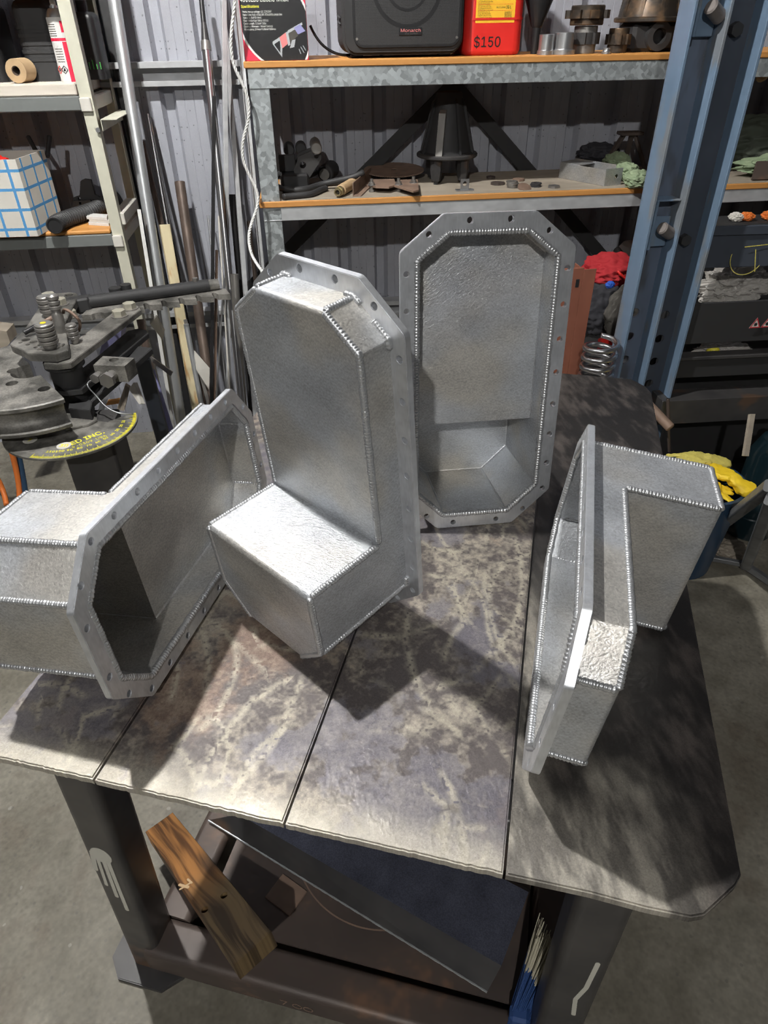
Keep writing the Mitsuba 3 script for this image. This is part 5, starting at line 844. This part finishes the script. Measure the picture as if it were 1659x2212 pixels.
# little bracket with a hole, washers, coins of steel
q = on((0.6233, 2.6673, 1.1470)); k = thing('small_bracket', 'small bright angle bracket with a hole below the dark cone', 'bracket'); part(k, 'upright', prism(sbox(-0.016, 0, 0.016, 0.036).difference(Point(0, 0.02).buffer(0.008)), 0.004, FF(q + V(0, 0, 0.003))), 'm_bright', smooth=False); part(k, 'base', box(q + V(-0.034, -0.018, 0), q + V(0.034, 0.01, 0.004), 0.001), 'm_bright', smooth=False)
rw = np.random.default_rng(5)
for i, (px, r, m_, h, lab) in enumerate((((0.8123, 2.6845, 1.1470), 0.022, 'm_steel', 5, 'grey stack left of the rusty slug'), ((0.9024, 2.6853, 1.1470), 0.02, 'm_dark_steel', 3, 'low dark pile right of the rusty slug'))):
    for j in range(h): single('washer', xf(prof([(r, 0), (r, 0.004), (0.009, 0.004), (0.009, 0)], n=22), frame(on(px, 0.0045 * j) + V(*(rw.random(2) - 0.5) * 0.006, 0), (1, 0, 0), z=(0, 0, 1))), m_, 'washer ' + ['lowest', 'second from the bottom', 'third from the bottom', 'second from the top', 'topmost'][j if h == 5 else (0, 1, 4)[j]] + ' of the ' + lab, 'washer', group='washers on the middle board')
for px, sz, m_, lab in (((0.8472, 2.6510, 1.1470), 0.026, 'm_rust_light', 'rusty round slug leaning between the two washer stacks'), ((0.7740, 2.7563, 1.1470), 0.028, 'm_rusty', 'dark rusty scrap piece left of the washer stack'), ((0.8733, 2.8140, 1.1470), 0.024, 'm_rust_light', 'brown scrap piece behind the washer stack'), ((0.9630, 2.6556, 1.1470), 0.022, 'm_steel', 'thin grey scrap lying right of the dark washers'), ((0.7789, 2.8825, 1.1470), 0.018, 'm_rusty', 'small dark scrap behind the small bracket')):
    single('scrap_piece', xf(lathe([(sz, 0), (sz, 0.007), (sz * 0.6, 0.009)], 9), frame(on(px, 0.002), (1, 0.3, 0), z=(0.2, -0.35, 1)) if 'leaning' in lab else frame(on(px), (1, 0.4, 0), z=(0, 0, 1))), m_, lab, 'scrap metal', smooth=False)
# aluminium channel box
k = thing('aluminium_bracket', 'bright folded aluminium bracket lying on the middle board', 'bracket'); p0, p1 = on((1.0442, 2.8405, 1.1470)), on((1.1528, 2.6463, 1.1470)); d = unit(p1 - p0); w = unit(np.cross((0, 0, 1), d)); w = w if w[1] > 0 else -w; L_ = np.linalg.norm(p1 - p0)
part(k, 'channel', cat(obox(p0, d * L_, w * 0.09, V(0, 0, 0.004), 0.001), obox(p0, d * L_, w * 0.004, V(0, 0, 0.055), 0.001), obox(p0 + w * 0.086, d * L_ * 0.9, w * 0.004, V(0, 0, 0.062), 0.001), obox(p0 + V(0, 0, 0.055), d * L_ * 0.45, w * 0.088, V(0, 0, 0.003), 0.001)), 'm_aluminium', smooth=False)
M = frame(p1 + V(0, 0, 0), unit(V(0.96, 0.25, 0)), y=(0, 0, 1)); part(k, 'end_plate', prism(sbox(0, 0, 0.075, 0.058).difference(Point(0.05, 0.03).buffer(0.008)), 0.005, M), 'm_aluminium', smooth=False)
single('rag', tm(mf(lump(on((1.2665, 2.6064, 1.1470), 0.026), (0.055, 0.05, 0.034), 11, 0.3, squash=-0.72)) + mf(lump(on((1.2765, 2.7353, 1.1470), 0.032), (0.045, 0.06, 0.032), 12, 0.3)) + mf(lump(on((1.2929, 2.8743, 1.1470), 0.046), (0.05, 0.07, 0.034), 14, 0.3))), 'm_green_rag', 'crumpled green rag at the edge of the middle board by the press', 'rag', smooth=True)
single('bundle', lump(on((1.2567, 3.0024, 1.1470), 0.062), (0.085, 0.05, 0.038), 17, 0.3), 'm_dark_cloth', 'dark crumpled bundle behind the aluminium bracket', 'rag', smooth=True)
# folding stand in the dark corner
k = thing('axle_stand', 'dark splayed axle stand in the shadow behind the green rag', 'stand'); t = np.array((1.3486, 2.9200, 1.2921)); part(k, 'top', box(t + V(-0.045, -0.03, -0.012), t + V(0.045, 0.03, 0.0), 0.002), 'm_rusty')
for e in ((1.2625, 2.9000, 1.1964), (1.4221, 2.8700, 1.1504), (1.3738, 2.9800, 1.1345)):
    e = np.array(e); part(k, 'leg', rrtube(t + V(0.3 * (e[0] - t[0]), 0, -0.012), extend(t + V(0.3 * (e[0] - t[0]), 0, -0.012), e, ZM + 0.006), 0.02, 0.012, 0.002, 0), 'm_rusty')
mat('m_speaker', lambda p, n, uv: mi.Color3f(0.035, 0.035, 0.036) * (1 - 0.75 * smoothstep(0.0016, 0.0011, dr.sqrt(dr.square((p.x * 250 - dr.floor(p.x * 250) - 0.5) / 250) + dr.square((p.z * 250 - dr.floor(p.z * 250) - 0.5) / 250)))), 0.5)

# ================================================================ the blue press and what stands at the right
PY = 2.05
pr = thing('shop_press', 'blue steel H-frame shop press with drilled channel posts', 'press')
def chan(x0, x1, y, d, z0, z1, t=0.010, right=True, hz=(), hx=None, r=0.016):
    """A channel open towards the viewer: web at y + d, flanges of depth d at x0 (and x1)."""
    web = sbox(x0, z0, x1, z1); hx = (x0 + x1) / 2 if hx is None else hx
    if len(hz): web = web.difference(unary_union([Point(hx, z).buffer(r, quad_segs=7) for z in hz]))
    return web
xa0, xa1, xb1 = ((1.0596, 2.0500, 1.2572))[0], ((1.1676, 2.0500, 1.2511))[0], ((1.2793, 2.0500, 1.2473))[0]
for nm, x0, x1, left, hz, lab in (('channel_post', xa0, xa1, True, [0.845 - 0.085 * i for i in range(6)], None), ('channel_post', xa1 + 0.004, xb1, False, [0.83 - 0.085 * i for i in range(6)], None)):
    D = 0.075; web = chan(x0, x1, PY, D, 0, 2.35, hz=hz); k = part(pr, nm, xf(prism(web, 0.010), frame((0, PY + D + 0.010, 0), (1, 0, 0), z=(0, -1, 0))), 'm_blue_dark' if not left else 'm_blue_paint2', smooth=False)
    fl = [x0] if left else []
    for x in fl + [x1 - 0.010]: part(k, 'side_flange', box((x, PY, 0), (x + 0.010, PY + D + 0.010, 2.35), 0.002), 'm_blue_paint', smooth=False)
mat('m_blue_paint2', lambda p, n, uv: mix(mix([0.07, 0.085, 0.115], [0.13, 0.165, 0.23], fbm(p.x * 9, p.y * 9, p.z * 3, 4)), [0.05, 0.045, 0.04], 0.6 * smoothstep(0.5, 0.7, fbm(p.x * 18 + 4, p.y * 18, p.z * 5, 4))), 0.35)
mat('m_dull_pin', (0.17, 0.15, 0.14), 0.5, metal=0.3)
# gusset boxes with pins
for zc, lab in (((1.1244, 2.0500, 1.1116))[2], 0), (((1.0901, 2.0500, 1.6575))[2], 1):
    k = part(pr, 'bracket', cat(box((xa0 + 0.018, PY + 0.012, zc - 0.045), (xa0 + 0.026, PY + 0.086, zc + 0.10), 0.002), box((xa0 + 0.026, PY + 0.055, zc - 0.045), (xa1 - 0.012, PY + 0.062, zc + 0.045), 0.002), box((xa0 + 0.018, PY + 0.02, zc + 0.095), (xa1 - 0.012, PY + 0.08, zc + 0.10), 0.001)), 'm_blue_paint', smooth=False)
    part(k, 'pin', cyl((xa0 + 0.05, PY + 0.014, zc + 0.022), (xa1 - 0.012, PY + 0.034, zc - 0.004), 0.0185, 20, c=0.004), 'm_dull_pin'); part(k, 'bolt', hexa((xa1 + 0.055, PY + 0.072, zc - 0.03), (xa1 + 0.055, PY + 0.05, zc - 0.03), 0.018), 'm_black_rough', smooth=False)
def beam(p, q, h, t, m, name='crossbeam', lab=None): # horizontal plate from p (upper left, front) to q (upper right)
    p, q = np.array(p, float), np.array(q, float); q[2] = p[2]; d = q - p; n = unit(np.cross(d, (0, 0, 1))); return part(pr, name, obox(p, d, V(0, 0, -h), n * t if n[1] > 0 else -n * t, 0.002), m, label=lab, smooth=False)
X2 = 2.3
zt1, zb1 = ((1.3619, 2.1000, 1.1204))[2], ((1.4025, 2.1000, 0.9894))[2]; beam((xb1 - 0.005, PY + 0.05, zt1), (X2, PY - 0.01, zt1), 0.028, 0.012, 'm_blue_dark'); beam((xb1 - 0.005, PY + 0.058, zt1 - 0.028), (X2, PY - 0.002, zt1), zt1 - zb1 - 0.028, 0.010, 'm_blue_dark', lab='dark plate with faint yellow scribble')
zt2, zb2 = ((1.3726, 2.0500, 0.8894))[2], ((1.4155, 2.0500, 0.7472))[2]; kb = beam((xb1 - 0.005, PY + 0.01, zt2), (X2, PY - 0.02, zt2), zt2 - zb2, 0.010, 'm_black_rough', lab='black plate with a small warning triangle')
zt3 = ((1.4316, 2.0500, 0.6937))[2]; beam((xb1 - 0.005, PY + 0.02, zt3), (X2, PY - 0.02, zt3), 0.012, 0.05, 'm_dark_steel'); beam((xb1 - 0.005, PY + 0.03, zt3 - 0.012), (X2, PY - 0.01, zt3), 0.07, 0.010, 'm_black_rough')
zt4, zb4 = ((1.4638, 2.0300, 0.5499))[2], ((1.4928, 2.0300, 0.4538))[2]; beam((xb1 - 0.04, PY - 0.02, zt4), (X2, PY - 0.06, zt4), zt4 - zb4, 0.09, 'm_dark_steel', name='base_beam')
part(pr, 'foot', rrtube((xa0 + 0.03, PY - 0.05, 0.03), (xa0 + 0.03, PY + 0.45, 0.03), 0.06, 0.06, 0.006, 0), 'm_blue_dark')
q, e = np.array((1.1938, 1.9500, 0.5341)), np.array((1.2342, 1.9300, 0.4961)); part(pr, 'bed_pin', cyl(e, q + (q - e) * 1.2 + V(0, 0.10, 0), 0.017, 18, c=0.003), 'm_rust_light'); part(pr, 'hook_rod', sweep(np.array([(1.2139, 1.9600, 0.5952), (1.2470, 1.9600, 0.4693), (1.2725, 1.9600, 0.3811)]), 0.006, n=8), 'm_rusty', smooth=True)
for i, u in enumerate((1637, 1668)):
    o = np.array((1.5123, 2.0300, 0.8114)); o = V(o[0] + 0.042 * i, PY - 0.004 - 0.002, o[2] - 0.012); Tr = Polygon([(-0.02, 0), (0.02, 0), (0, 0.036)]); F = FF(o)
    k = part(kb, 'warning_triangle', prism(Tr, 0.0008, F), 'm_offwhite', smooth=False); part(kb, 'triangle_border', prism(Tr.difference(Tr.buffer(-0.0035)), 0.0012, F), 'm_red_cloth', smooth=False); part(kb, 'triangle_symbol', prism(Point(0, 0.012).buffer(0.006), 0.0012, F), 'm_black', smooth=False)
arc = Point(0, 0).buffer(0.06).difference(Point(0, 0).buffer(0.0575)).intersection(sbox(-0.07, -0.07, 0.05, 0.01)); q = (1.4423, 2.1000, 1.0361); part(pr, 'paint_scribble', prism(unary_union([arc, LineString([(-0.02, 0.03), (0.06, 0.035)]).buffer(0.0015), LineString([(0.02, 0.02), (0.04, -0.05)]).buffer(0.0015)]), 0.0006, FF((q[0], PY + 0.04, q[2] - 0.01))), 'm_yellow_faded', smooth=False)
# red oxide stand, cloths, springs behind the table
k = thing('steel_stand', 'red oxide primed steel stand with a slotted hole behind the upright oil pan', 'stand')
p = np.array((0.9614, 2.2500, 0.9614)); part(k, 'post', angle((p[0], 2.25, 0), (p[0], 2.25, p[2]), (0.045, 0.0, 0), (0, 0.002, 0), 0.004), 'm_red_oxide', smooth=False); part(k, 'side', box((p[0] - 0.07, 2.25, 0), (p[0], 2.256, p[2] + 0.006), 0.002), 'm_red_oxide', smooth=False)
part(k, 'return', box((p[0] - 0.004, 2.25, 0), (p[0], 2.33, p[2]), 0.001), 'm_red_oxide', smooth=False); c = (0.9443, 2.2500, 0.9150); part(k, 'slot', box((c[0] - 0.006, 2.2485, c[2] - 0.014), (c[0] + 0.006, 2.2505, c[2] + 0.014), 0.0005), 'm_black', smooth=False)
c = (0.9457, 2.2500, 0.8336); part(k, 'cross_rail', box((p[0] - 0.40, 2.257, c[2] - 0.02), (p[0] - 0.01, 2.28, c[2] + 0.02), 0.002), 'm_red_oxide', smooth=False); part(k, 'cross_rail', box((p[0] - 0.40, 2.258, c[2] + 0.021), (p[0] - 0.012, 2.30, c[2] + 0.030), 0.002), 'm_offwhite', smooth=False, label='pale strip lying on the cross rail')
def cloth(name, lab, c, size, seed, m, cat_='cloth', amp=0.28, **kw): return single(name, lump(c, size, seed, amp, **kw), m, lab, cat_, smooth=True)
cr = np.array((1.1966, 2.5500, 0.8592)); k = thing('tool_bag', 'red cloth bag slumped on the dark bin behind the press', 'bag'); part(k, 'body', lump(cr, (0.115, 0.10, 0.062), 21, 0.25), 'm_red_cloth', smooth=True); part(k, 'strap', sweep(spline(np.array([cr + V(-0.02, -0.105, 0.03), cr + V(0.04, -0.112, -0.015), cr + V(0.08, -0.085, -0.06), cr + V(0.085, -0.08, -0.10)]), 24), 0.005, n=6), 'm_red', smooth=True)
cd = np.array((1.1526, 2.5000, 0.7038)); 
mbin = thing('bin', 'dark bin draped with black cloth between the red stand and the press', 'bin'); part(mbin, 'body', cyl((cd[0] + 0.045, 2.58, 0), (cd[0] + 0.045, 2.58, ((1.1632, 2.5000, 0.7497))[2]), 0.11, 26, r2=0.135), 'm_black_rough')
part(mbin, 'cloth', lump((cd[0] + 0.02, 2.50, ((1.1580, 2.5000, 0.7775))[2] - 0.05), (0.13, 0.07, 0.12), 23, 0.25), 'm_dark_cloth', smooth=True); part(mbin, 'blue_tag', lump((1.1456, 2.4200, 0.8478), (0.018, 0.012, 0.014), 25, 0.2), 'm_blue', smooth=True)
cloth('apron', 'grey cloth hanging beside the blue press post', (1.1872, 2.3600, 0.7601), (0.07, 0.025, 0.11), 27, 'm_grey_cloth')
board('melamine_offcut', 'white panel leaning low behind the coil spring', [(1.1565, 2.4200, 0.6950), (1.1780, 2.4200, 0.7196), (1.2479, 2.3800, 0.5721), (1.2229, 2.3800, 0.5345)], 0.01, 'm_white', 'panel'); board('melamine_offcut', 'second white panel edge beside the blue press post', [(1.1967, 2.4000, 0.6778), (1.2301, 2.4000, 0.6981), (1.2270, 2.3700, 0.5970), (1.2116, 2.3700, 0.5979)], 0.01, 'm_white', 'panel')
board('red_tray', 'red plastic piece above the coil spring', [(1.1271, 2.3700, 0.6654), (1.1463, 2.3700, 0.6624), (1.1905, 2.3400, 0.6211), (1.1178, 2.3400, 0.6312)], 0.03, 'm_red', 'tray')
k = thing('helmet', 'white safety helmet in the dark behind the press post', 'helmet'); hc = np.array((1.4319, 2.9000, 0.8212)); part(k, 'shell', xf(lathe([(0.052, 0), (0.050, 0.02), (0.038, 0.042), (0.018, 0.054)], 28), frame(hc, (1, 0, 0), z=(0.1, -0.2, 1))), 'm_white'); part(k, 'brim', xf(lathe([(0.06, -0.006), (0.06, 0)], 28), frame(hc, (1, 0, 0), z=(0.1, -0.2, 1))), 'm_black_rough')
single('white_box', obox((1.4075, 2.7800, 0.7693), V(0.06, 0, -0.02), V(0, 0.1, 0), V(-0.015, 0, 0.05), 0.004), 'm_white', 'white object low beside the helmet in the dark', 'box', smooth=False)
q, e = np.array((1.2973, 2.7500, 0.8853)), np.array((1.3529, 2.6500, 0.8137)); single('pry_bar', cyl(q, e, 0.016, 14, c=0.004), 'm_dark_steel', 'slanting dark steel handle in front of the helmet', 'handle')
# coil springs
c0 = np.array((0.9832, 1.9800, 0.7077)); 
for i, (z0, lab) in enumerate(((0.0, 'bright coil spring standing behind the far edge of the table'),)):
    a = np.linspace(0, 2 * math.pi * 6.2, 320); zz = c0[2] - 0.14 + a / (2 * math.pi) * 0.034
    single('coil_spring', sweep(np.c_[c0[0] + 0.052 * np.cos(a), c0[1] + 0.08 + 0.052 * np.sin(a), zz], 0.0095, n=10), 'm_chrome', lab, 'spring', smooth=True)
zs = c0[2] - 0.152; single('stool', cat(box((c0[0] - 0.09, c0[1] + 0.0, zs - 0.03), (c0[0] + 0.062, c0[1] + 0.16, zs), 0.003), *[box((c0[0] + -0.014 + sx * 0.058 - 0.012, c0[1] + 0.08 + sy_ * 0.06 - 0.012, 0), (c0[0] + -0.014 + sx * 0.058 + 0.012, c0[1] + 0.08 + sy_ * 0.06 + 0.012, zs - 0.028), 0.002) for sx in (-1, 1) for sy_ in (-1, 1)]), 'm_offwhite', 'pale low stand under the coil spring', 'stand', smooth=False)
# heaps in the dark on the right end of the shelf and behind the press
zr1, zr2 = ZM + 0.001, ((1.6214, 2.4500, 1.0438))[2]
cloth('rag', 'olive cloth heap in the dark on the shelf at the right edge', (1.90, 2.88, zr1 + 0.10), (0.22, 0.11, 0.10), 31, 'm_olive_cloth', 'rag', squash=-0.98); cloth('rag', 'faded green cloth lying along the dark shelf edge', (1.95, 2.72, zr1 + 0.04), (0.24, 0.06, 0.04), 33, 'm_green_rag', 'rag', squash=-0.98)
board('plate_offcut', 'dark rusty plate leaning on the cloth at the right edge', [(1.74, 2.64, zr1 + 0.002), (1.95, 2.63, zr1 + 0.002), (1.95, 2.66, zr1 + 0.06), (1.76, 2.67, zr1 + 0.06)], 0.008, 'm_rusty', 'plate')
single('storage_box', box((1.40, 2.44, 0.0), (2.3, 2.58, zr2 - 0.005), 0.005), 'm_black_rough', 'tall black storage box behind the press crossbeams', 'box', smooth=False)
for i, (x, m_, lab) in enumerate(((((1.6239, 2.5000, 1.0408))[0], 'm_offwhite', 'pale small scrap on top of the black storage box'), (((1.6663, 2.5000, 1.0408))[0], 'm_orange', 'orange plastic piece on top of the black storage box'), (((1.7542, 2.5000, 1.0439))[0], 'm_orange', 'orange plastic piece at the very right edge of the photo'))): single('plastic_piece', lump((x, 2.49, zr2 + 0.010), (0.028, 0.025, 0.016), 40 + i, 0.3, squash=-0.98), m_, lab, 'plastic piece', smooth=False)
rpp = [(1.7804, 2.8400, 1.5503), (1.7967, 2.8400, 1.5242), (1.8106, 2.8400, 1.4948), (1.8104, 2.8400, 1.4683), (1.7973, 2.8400, 1.4626), (1.8000, 2.8600, 1.4793)]; single('rope_loop', sweep(spline(np.array(rpp), 30), 0.009, n=8), 'm_kraft', 'pale rope loop hanging beyond the press at the top right', 'rope', smooth=True)
# clear plastic bag with shiny folds, on a dark crate
rng = np.random.default_rng(3)
for i, (cpx, sz, lab) in enumerate((((1.5905, 2.3300, 0.8532), (0.14, 0.055, 0.08), 'crumpled clear plastic bag seen between the dark press beams'), ((1.5204, 2.1900, 0.6581), (0.11, 0.04, 0.03), 'crumpled clear plastic below the black press beam'))):
    m = lump(cpx, sz, 50 + i, 0.42, freq=5.0); single('plastic_bag', m, 'm_film', lab, 'plastic bag', smooth=False)
c = (1.7619, 2.3800, 0.5513); single('yellow_lid', cyl(np.array((1.4538, 2.1400, 0.6686)), np.array((1.4538, 2.1400, 0.6686)) + V(0, 0.01, 0.018), 0.022, 18, c=0.003), 'm_yellow_print', 'small yellow lid among the clear plastic', 'lid')
single('storage_box', box((1.40, 2.24, 0.0), (2.3, 2.42, ((1.6127, 2.3300, 0.7827))[2] - 0.03), 0.005), 'm_black_rough', 'low black storage box under the clear plastic bag', 'box', smooth=False)
# tub with yellow gloves
c0 = np.array((1.3110, 1.7200, 0.5200)); k = thing('tub', 'dark blue round tub holding yellow gloves on the floor by the press', 'tub'); zt_ = 0.36
part(k, 'shell', xf(prof([(0.12, 0.0), (0.148, zt_ - 0.02), (0.157, zt_), (0.144, zt_), (0.112, 0.01)], n=36), frame((c0[0], 1.80, 0), (1, 0, 0), z=(0, 0, 1))), 'm_navy'); part(k, 'bottom', cyl((c0[0], 1.80, 0.002), (c0[0], 1.80, 0.012), 0.115, 30), 'm_navy')
g1 = (c0[0] - 0.01, 1.74, zt_ + 0.005); g2 = (c0[0] + 0.05, 1.78, zt_ + 0.035); g3 = (c0[0] + 0.01, 1.87, zt_ + 0.04)
def glove(c, a, m, lab, s=0.82): # a limp work glove: palm, cuff, four fingers and a thumb
    d = V(math.cos(a), math.sin(a), 0); n = V(-d[1], d[0], 0); c = np.array(c); man = None
    def hs(p, q, r1, r2):
        sp = lambda p, r: m3.Manifold.sphere(r, 14).scale((1, 1, 0.6)).translate(tuple(map(float, p))); return m3.Manifold.batch_hull([sp(p, r1), sp(q, r2)])
    bits = [m3.Manifold.batch_hull([m3.Manifold.sphere(0.022 * s, 14).scale((1, 1, 0.7)).translate(tuple(map(float, c + d * u * s + n * w * s))) for u in (-0.04, 0.035) for w in (-0.024, 0.024)]), hs(c - d * 0.05 * s, c - d * 0.115 * s + V(0, 0, -0.02), 0.034 * s, 0.042 * s)]
    for i, w in enumerate((-0.034, -0.012, 0.011, 0.033)):
        p = c + d * 0.04 * s + n * w * s; q = p + (d * 0.06 + n * w * 0.35 + V(0, 0, -0.012 - 0.006 * (i % 2))) * s; bits.append(hs(p, q, 0.0125 * s, 0.010 * s))
    bits.append(hs(c + n * 0.04 * s - d * 0.01 * s, c + (n * 0.075 + d * 0.035 + V(0, 0, -0.01)) * s, 0.014 * s, 0.011 * s))
    t = bits[0]
    for b in bits[1:]: t = t + b
    t = tm(t.refine_to_length(0.006)); trimesh.smoothing.filter_taubin(t, iterations=6); v = np.array(t.vertices); v += (meshkit.fbm(v * 45, 3, 2)[:, None] - 0.5) * 0.014; t.vertices = v
    single('work_glove', t, m, lab, 'glove', smooth=True)
glove(g1, -0.5, 'm_yellow', 'bright yellow glove hanging over the rim of the blue tub'); glove(g2, 2.2, 'm_yellow', 'bright yellow glove lying highest at the right of the blue tub'); glove(g3, 3.0, 'm_yellow_faded', 'faded yellow glove at the back of the blue tub')
# dark bottle and steel stand at the right edge
q = np.array((1.6438, 1.9200, 0.3034)); single('gas_bottle', xf(lathe([(0.075, 0.0), (0.085, 0.008), (0.086, 0.10), (0.082, 0.105), (0.086, 0.11), (0.086, 0.21), (0.082, 0.215), (0.086, 0.22), (0.086, 0.36), (0.06, 0.42), (0.03, 0.44), (0.03, 0.47)], 36), frame((q[0] + 0.03, 1.93, 0.0), (1, 0, 0), z=(0, 0, 1))), 'm_bottle', 'glossy dark ribbed drum bottle at the right edge beside the blue tub', 'bottle')
board('timber_strip', 'grey timber strip standing between the gloves and the dark bottle', [(1.3739, 1.7200, 0.4971), (1.3910, 1.7200, 0.4938), (1.4251, 1.8000, 0.6036), (1.4086, 1.8000, 0.6049)], 0.012, 'm_timber_dusty', 'strip')
ws = thing('folding_trestle', 'grey tubular steel trestle at the right edge of the floor', 'trestle')
def tb(p, q, r=0.017): part(ws, 'tube', rrtube(p, q, 2 * r, 2 * r, r * 0.45, 0), 'm_trestle')
mat('m_trestle', lambda p, n, uv: mix([0.10, 0.105, 0.11], [0.19, 0.195, 0.20], fbm(p.x * 20, p.y * 20, p.z * 20, 3)), 0.42, metal=0.3)
A_, B_ = np.array((1.4971, 1.8757, 0.0600)), np.array((1.1941, 1.3500, 0.6414)); tb(extend(A_, B_, 0.03) if False else A_, B_)
C_, D_ = np.array((1.5268, 1.6947, 0.0300)), np.array((1.1966, 1.3300, 0.6098)); tb(C_, D_, 0.018)
tb(np.array((1.4071, 1.7618, 0.0300)), C_ + V(0, 0, 0.005), 0.010); tb(C_ + V(0, 0, 0.0), np.array((1.5882, 1.5644, 0.0200)), 0.012)
single('box_of_rags', lump(np.array((1.5139, 1.7821, 0.0350)), (0.06, 0.05, 0.034), 61, 0.3, squash=-0.98), 'm_timber_dusty', 'pale crumpled heap on the floor behind the trestle', 'heap', smooth=True)
single('crate', box(np.array((1.6006, 2.0506, 0.0000)) + V(0, 0.05, 0), V(2.1, 2.22, 0.13), 0.004), 'm_black_rough', 'black low crate on the floor under the trestle', 'crate', smooth=False)
